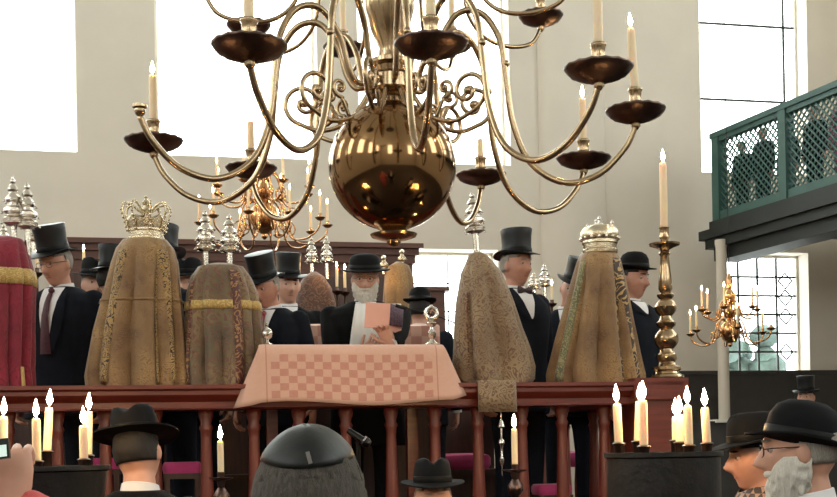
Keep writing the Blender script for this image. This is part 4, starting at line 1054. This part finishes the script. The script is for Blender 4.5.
scn = bpy.data.materials.new('phone_screen'); scn.use_nodes = True; scn.node_tree.nodes['Principled BSDF'].inputs['Emission Color'].default_value = (.35, .62, .52, 1); scn.node_tree.nodes['Principled BSDF'].inputs['Emission Strength'].default_value = .6
M().bx(-.066, .008, -.0052, -.004, -.011, .010).build('screen', scn, phn, False)

# raised stalls by the far wall and the man in them
p0 = P(690, 421, 11.6)
st = empty('raised_stall', T=Tr(p0.x, p0.y, 0) @ Rot(YAW, 'Z'), label='dark panelled raised stall with a pale ledge below the low window', cat='stall')
M().bx(0, 3.6, 0, .08, 0, p0.z - .02).build('front', WAINS, st, False)
M().bx(0, 3.6, .08, 1.4, 0, .45).build('platform', WAINS, st, False)
M().bx(.25, .75, -.06, .12, p0.z - .02, p0.z + .01).build('ledge', WHITEP, st, False)
M().bx(-.03, 3.6, -.03, .11, p0.z - .03, p0.z - .005).build('cap_rail', WAINS, st, False)
rm, RM2, _h = person('distant man in top hat raising a white cup to his mouth', (806, 397), .45, Y=12.4, yaw=-35, hat='top', suit=SUITB, vox=.012, hair=HAIRD,
       hands=(dict(w=(-.06, -.16, 1.43), d=(.2, -.1, .9), n=(0, 1, .2), curl=45, hint=(-1, -.2, -.7)), None))
cp_ = RM2 @ Vector((-.02, -.17, 1.535))
tag(M().lathe([(.025, -.03), (.035, .03), (.032, .03), (.022, -.026)], 14).build('cup', WHITEP, None, T=Tr(*cp_)), 'small white cup held by the distant man in the top hat', 'cup')

# people in the gallery behind the lattice
FLW = brocade('flower_print', (150, 40, 96), (60, 84, 50), (196, 90, 140), 16)
for (gx, gy, hh, m_, lab, hr) in ((.12, .22, 1.52, SUITB, 'person in black leaning at the gallery lattice by the end post', HAIRD), (.55, .22, 1.60, SUIT, 'grey-haired person in navy behind the gallery lattice', HAIRG), (1.0, .25, 1.50, SUITB, 'short person in black left of the gallery middle post', HAIRD),
                             (1.5, .24, 1.62, SUITB, 'dark-haired person in black right of the gallery middle post', HAIRD), (2.0, .22, 1.66, FLW, 'person in magenta flowered clothes at the gallery lattice', HAIRD), (2.5, .24, 1.7, FLW, 'grey-haired person in flowered clothes at the gallery lattice', HAIRG)):
    q = GM @ Vector((gx, gy + .12, GZ + hh * .80 - .22))
    px = CX + (q.x / q.y * cr_ - (q.z - 1.7) / q.y * sr_) * F_PX; py = CY - (q.x / q.y * sr_ + (q.z - 1.7) / q.y * cr_) * F_PX
    person(lab, (px, py), GZ, Y=q.y, yaw=-60, hat=None, hair=hr, suit=m_, shirt=None, cuffs=False, vox=.014)

# ------------------------------------------------------------------ scrolls further back on the platform
# silver crown and finials further off
def far_scroll(x, t, label, fins, flabel, mt, ytop):
    s_, _ = sz(x, ytop, t); zt_ = sz(x, ytop, t)[1]; H = zt_ - RZ
    mantle(label, (s_, t, RZ - .0), [(0, .18, 0), (H * .6, .15, 0), (H * .9, .10, 0), (H, .02, 0)], mt, dep=.09, staves=False)
    for fx, fy, hh in fins:
        q = PT(fx, fy, t); rimon((q.x, q.y, q.z - .01), hh, .095, flabel, flabel)
TBK = 2.9
sA, _ = sz(315, 332, TBK); HA = sz(315, 272, TBK)[1] - RZ
mantle('dark brown arched Torah mantle on the back rail behind the reader', (sA, TBK, RZ + .001), [(0, .18, 0), (HA * .5, .195, 0), (HA * .72, .175, 0), (HA * .88, .13, 0), (HA * .96, .08, 0), (HA, .02, 0)], DKBR, dep=.09, fold=.03, staves=False)
for x, y, hh in ((312, 274, .30), (327, 274, .31)):
    q = PT(x, y, TBK); rimon((q.x, q.y, q.z - .01), hh, .09, 'slim silver finial on the dark brown arched mantle', 'pair of finials on the dark brown mantle')
sB, _ = sz(400, 332, TBK); zB = sz(400, 262, TBK)[1] - RZ
o = mantle('olive gold Torah mantle with gilt knobs right behind the reader', (sB, TBK, RZ + .001), [(0, .2, 0), (zB * .4, .17, 0), (zB * .7, .125, 0), (zB * .9, .11, 0), (zB * .97, .08, 0), (zB, .02, 0)], GB, dep=.09, fold=.06, nf=7, staves=False)
for x, y in ((384, 268), (402, 262)):
    q = PT(x, y, TBK); M().lathe([(.016, -.05), (.016, .0), (.035, .015), (.036, .03), (.018, .045), (.012, .06), (.022, .075), (.02, .09), (.001, .1)], 14).build('stave_knob', GILT, o, T=(FR @ Tr(sB, TBK, RZ + .001)).inverted() @ Tr(q.x, q.y, q.z))
far_scroll(20, TBK, 'dark Torah mantle standing on the back rail behind the crimson mantle', ((4, 258, .26), (33, 254, .33)), 'greyish silver finial behind the crimson mantle', DKBR, 256)
far_scroll(539, TBK, 'dark Torah mantle on the back rail behind the bow-tied man', ((534, 296, .20), (545, 296, .27)), 'silver finial on the back rail behind the bow-tied man', DKBR, 294)
# tall brass candlesticks on the back rail
def candlestick(base, h, label, chh=.12, group=None, clab='', cg=None, cr=.011):
    o = empty('candlestick', base, label, 'candlestick', group)
    M().lathe([(.05, 0), (.052, .01), (.03, .025), (.015, .05), (.02, .07), (.012, .1), (.01, h * .5), (.018, h * .55), (.01, h * .6), (.008, h * .92), (.014, h * .94)], 14).build('shaft', BRASSD, o)
    M().lathe([(.01, h * .93), (.035, h * .95), (.04, h * .965), (.016, h * .96), (.014, h), (.017, h)], 14).build('drip_pan', BRASSD, o)
    candle(Vector(base) + Vector((0, 0, h - .005)), chh, cr, clab, cg, fs=1.1)
for x, yb, hh in ((37, 268, .1), (84, 268, .13), (181, 282, .13), (337, 287, .15), (345, 288, .14), (374, 290, .12), (552, 300, .12)):
    q = PT(x, yb, 2.715); candlestick((q.x, q.y, RZ), q.z - RZ, 'slim brass candlestick on the back rail of the platform', hh, 'candlesticks on the back rail', 'small lit candle on a slim stick on the back rail', 'candles on the back rail')

# ------------------------------------------------------------------ big brass candlestick on the newel
q = FR @ Vector((sz(667, 376, .11)[0], .11, RZ + .021))
big = empty('candlestick', q, 'big turned brass candlestick on the end post of the railing', 'candlestick')
u = .1 / 18.4 * 1.0
kz = .70 / .74 * 1.13
prof = [(.10, 0), (.105, .01), (.098, .022), (.075, .028), (.07, .04), (.085, .05), (.085, .065), (.06, .075), (.05, .09), (.062, .11), (.06, .13), (.042, .145), (.04, .16), (.06, .18), (.075, .205), (.07, .235), (.045, .26), (.035, .27), (.055, .285), (.06, .3), (.04, .315), (.035, .335), (.06, .36), (.068, .385), (.055, .41), (.035, .425), (.05, .44), (.052, .45), (.03, .462), (.042, .48), (.038, .54), (.03, .60), (.026, .655), (.036, .668), (.03, .68), (.022, .69)]
M().lathe([(r * .95, z * kz) for r, z in prof], 32).build('shaft', BRASS, big)
M().lathe([(.022, .685 * kz), (.05, .70 * kz), (.085, .712 * kz), (.088, .722 * kz), (.05, .716 * kz), (.026, .72 * kz)], 32).build('drip_pan', BRASS, big)
M().lathe([(.026, .715 * kz), (.02, .73 * kz), (.024, .745 * kz), (.03, .755 * kz), (.026, .77 * kz), (.027, .80 * kz), (.031, .806 * kz)], 20).build('socket', BRASS, big)
zt_ = (q.z + .79 * kz); ztop = P(662, 162, q.y).z
candle((q.x, q.y, zt_), ztop - zt_, .022, 'tall thick candle on the big brass candlestick', None, fs=1.7)

# ------------------------------------------------------------------ candle tubs, left and right
DKB = mat('tub_bronze', (28, 23, 21), .5, .3, var=.3, scale=12, bump=.3, bscale=30)
def tub(x, y, Y, rad, label, taper, cands, clabel, cgroup):
    c = P(x, y, Y); o = empty('candle_tub', (c.x, c.y, 0), label, 'candle stand')
    z = c.z
    M().lathe([(rad * taper, z - .42), (rad * (taper + (1 - taper) * .5), z - .2), (rad * .98, z - .02), (rad * 1.03, z - .015), (rad * 1.03, z), (rad * .95, z), (rad * .93, z - .03), (.001, z - .035)], 40).build('bowl', DKB, o)
    M().lathe([(.24, 0), (.24, .05), (.16, .09), (.07, .14), (.06, z * .4), (.09, z * .45), (.06, z * .5), (.07, z - .5), (.12, z - .44), (rad * taper, z - .42)], 24).build('pedestal', DARKWOOD, o)
    for i, (cx_, cyb, dt, hpx, r_, tl) in enumerate(cands):
        w_ = P(cx_, cyb, Y + dt); hz = hpx / F_PX * (Y + dt)
        M().lathe([(.03, z - .035), (.032, z - .026), (.018, z - .02), (.018, w_.z - .0), (.024, w_.z + .008), (.018, w_.z + .012)], 12, T=Tr(w_.x - c.x, w_.y - c.y, 0)).build('candle_cup', BRASSD, o)
        candle((w_.x, w_.y, w_.z + .003), hz, r_, clabel[i], cgroup, tilt=tl, fs=1.5)
tub(46, 466, 4.0, .205, 'dark bowl-shaped candle stand on a pedestal beside the man in the fedora', .72,
    ((3, 459, -.02, 42, .0145, (0, 2)), (37, 464, -.06, 45, .0145, (0, 0)), (47, 454, .12, 46, .0145, (0, 4)), (84, 462, -.03, 36, .0145, (0, 0)), (88, 458, .10, 46, .0145, (0, 2))), ('lit candle nearest the raised phone on the bowl-shaped stand', 'upright lit candle at the front rim of the bowl-shaped stand', 'leaning lit candle rising highest on the bowl-shaped stand', 'shorter lit candle with a low flame at the bowl stand edge by the fedora', 'taller lit candle right behind the shorter one on the bowl-shaped stand'), 'candles of the bowl stand by the fedora')
tub(663, 452, 4.0, .192, 'dark drum-shaped candle stand in front of the newel post', .97,
    ((619, 446, .02, 42, .0145, (0, -2)), (638, 444, .12, 42, .0145, (0, 3)), (644, 449, -.06, 48, .0145, (0, 0)), (676, 443, .14, 26, .013, (0, 0)), (680, 445, .1, 30, .0145, (0, 0)), (689, 448, -.04, 42, .0145, (0, -1)), (707, 446, .0, 38, .0145, (0, -2))), ('lit candle standing alone at the baluster side of the drum-shaped stand', 'leaning lit candle behind the tallest one on the drum-shaped stand', 'tallest lit candle on the drum-shaped stand', 'short thin lit candle tucked behind a short thick one on the drum stand', 'short thick lit candle on the drum-shaped stand', 'tall lit candle beside the short ones on the drum-shaped stand', 'lit candle on the drum stand edge nearest the man with the checked scarf'), 'candles of the drum stand before the newel')
# single stands
def floor_stand(x, ypan, Y, label, hpx, clab):
    c = P(x, ypan, Y); o = empty('candle_stand', (c.x, c.y, 0), label, 'candle stand'); z = c.z
    M().lathe([(.13, 0), (.13, .015), (.05, .03), (.02, .08), (.016, z * .5), (.03, z * .53), (.016, z * .56), (.016, z - .12), (.035, z - .09), (.035, z - .07), (.014, z - .04), (.02, z - .01)], 16).build('shaft', BRASSD, o)
    M().lathe([(.015, z - .012), (.05, z - .004), (.052, z + .002), (.02, z), (.014, z + .005), (.017, z + .025)], 20).build('drip_pan', BRASSD, o)
    candle((c.x, c.y, z + .015), hpx / F_PX * Y, .0135, clab, None, fs=1.5)
floor_stand(221, 478, 5.0, 'slender brass candle stand before the platform under the greenish mantle', 34, 'single lit candle on the slender stand under the greenish mantle')
floor_stand(515, 470, 5.2, 'slender brass candle stand below the beige mantle', 38, 'single lit candle on the slender stand below the beige mantle')
floor_stand(623, 500, 4.9, 'low slender candle stand beside the drum-shaped stand', 30, 'low lit candle flickering beside the drum-shaped stand')
# black microphone on a stand before the platform
mp_ = P(358, 437, 5.3)
mo = empty('microphone', (mp_.x, mp_.y, 0), 'black stage microphone on a stand before the balusters', 'microphone')
M().lathe([(.12, 0), (.12, .02), (.012, .03), (.01, mp_.z - .03), (.012, mp_.z - .02)], 14).build('stand', BLACKM, mo)
TMm = Tr(0, 0, mp_.z) @ Rot(R(125), 'Y')
M().lathe([(.012, -.055), (.014, -.05), (.016, .02), (.022, .03), (.024, .045), (.016, .062), (.001, .066)], 14, T=TMm).build('body', BLACKM, mo)
M().lathe([(.0235, .026), (.0245, .03), (.0235, .034)], 14, T=TMm).build('ring', STEEL, mo)
# silver pointer hanging below the beige wrapper
py_ = PT(501, 414, -.09)
yd = empty('torah_pointer', py_, 'silver reading pointer hanging on a chain below the beige wrapper', 'pointer')
M().tube([(0, .025, .02), (0, 0, 0), (0, 0, -.03)], .003, 6).build('chain', SILVER, yd)
M().lathe([(.004, -.03), (.008, -.035), (.02, -.068), (.018, -.072), (.006, -.076), (.006, -.13), (.016, -.14), (.018, -.155), (.008, -.17), (.006, -.23), (.014, -.24), (.012, -.26), (.004, -.28), (.002, -.33)], 12).build('shaft', SILVER, yd)
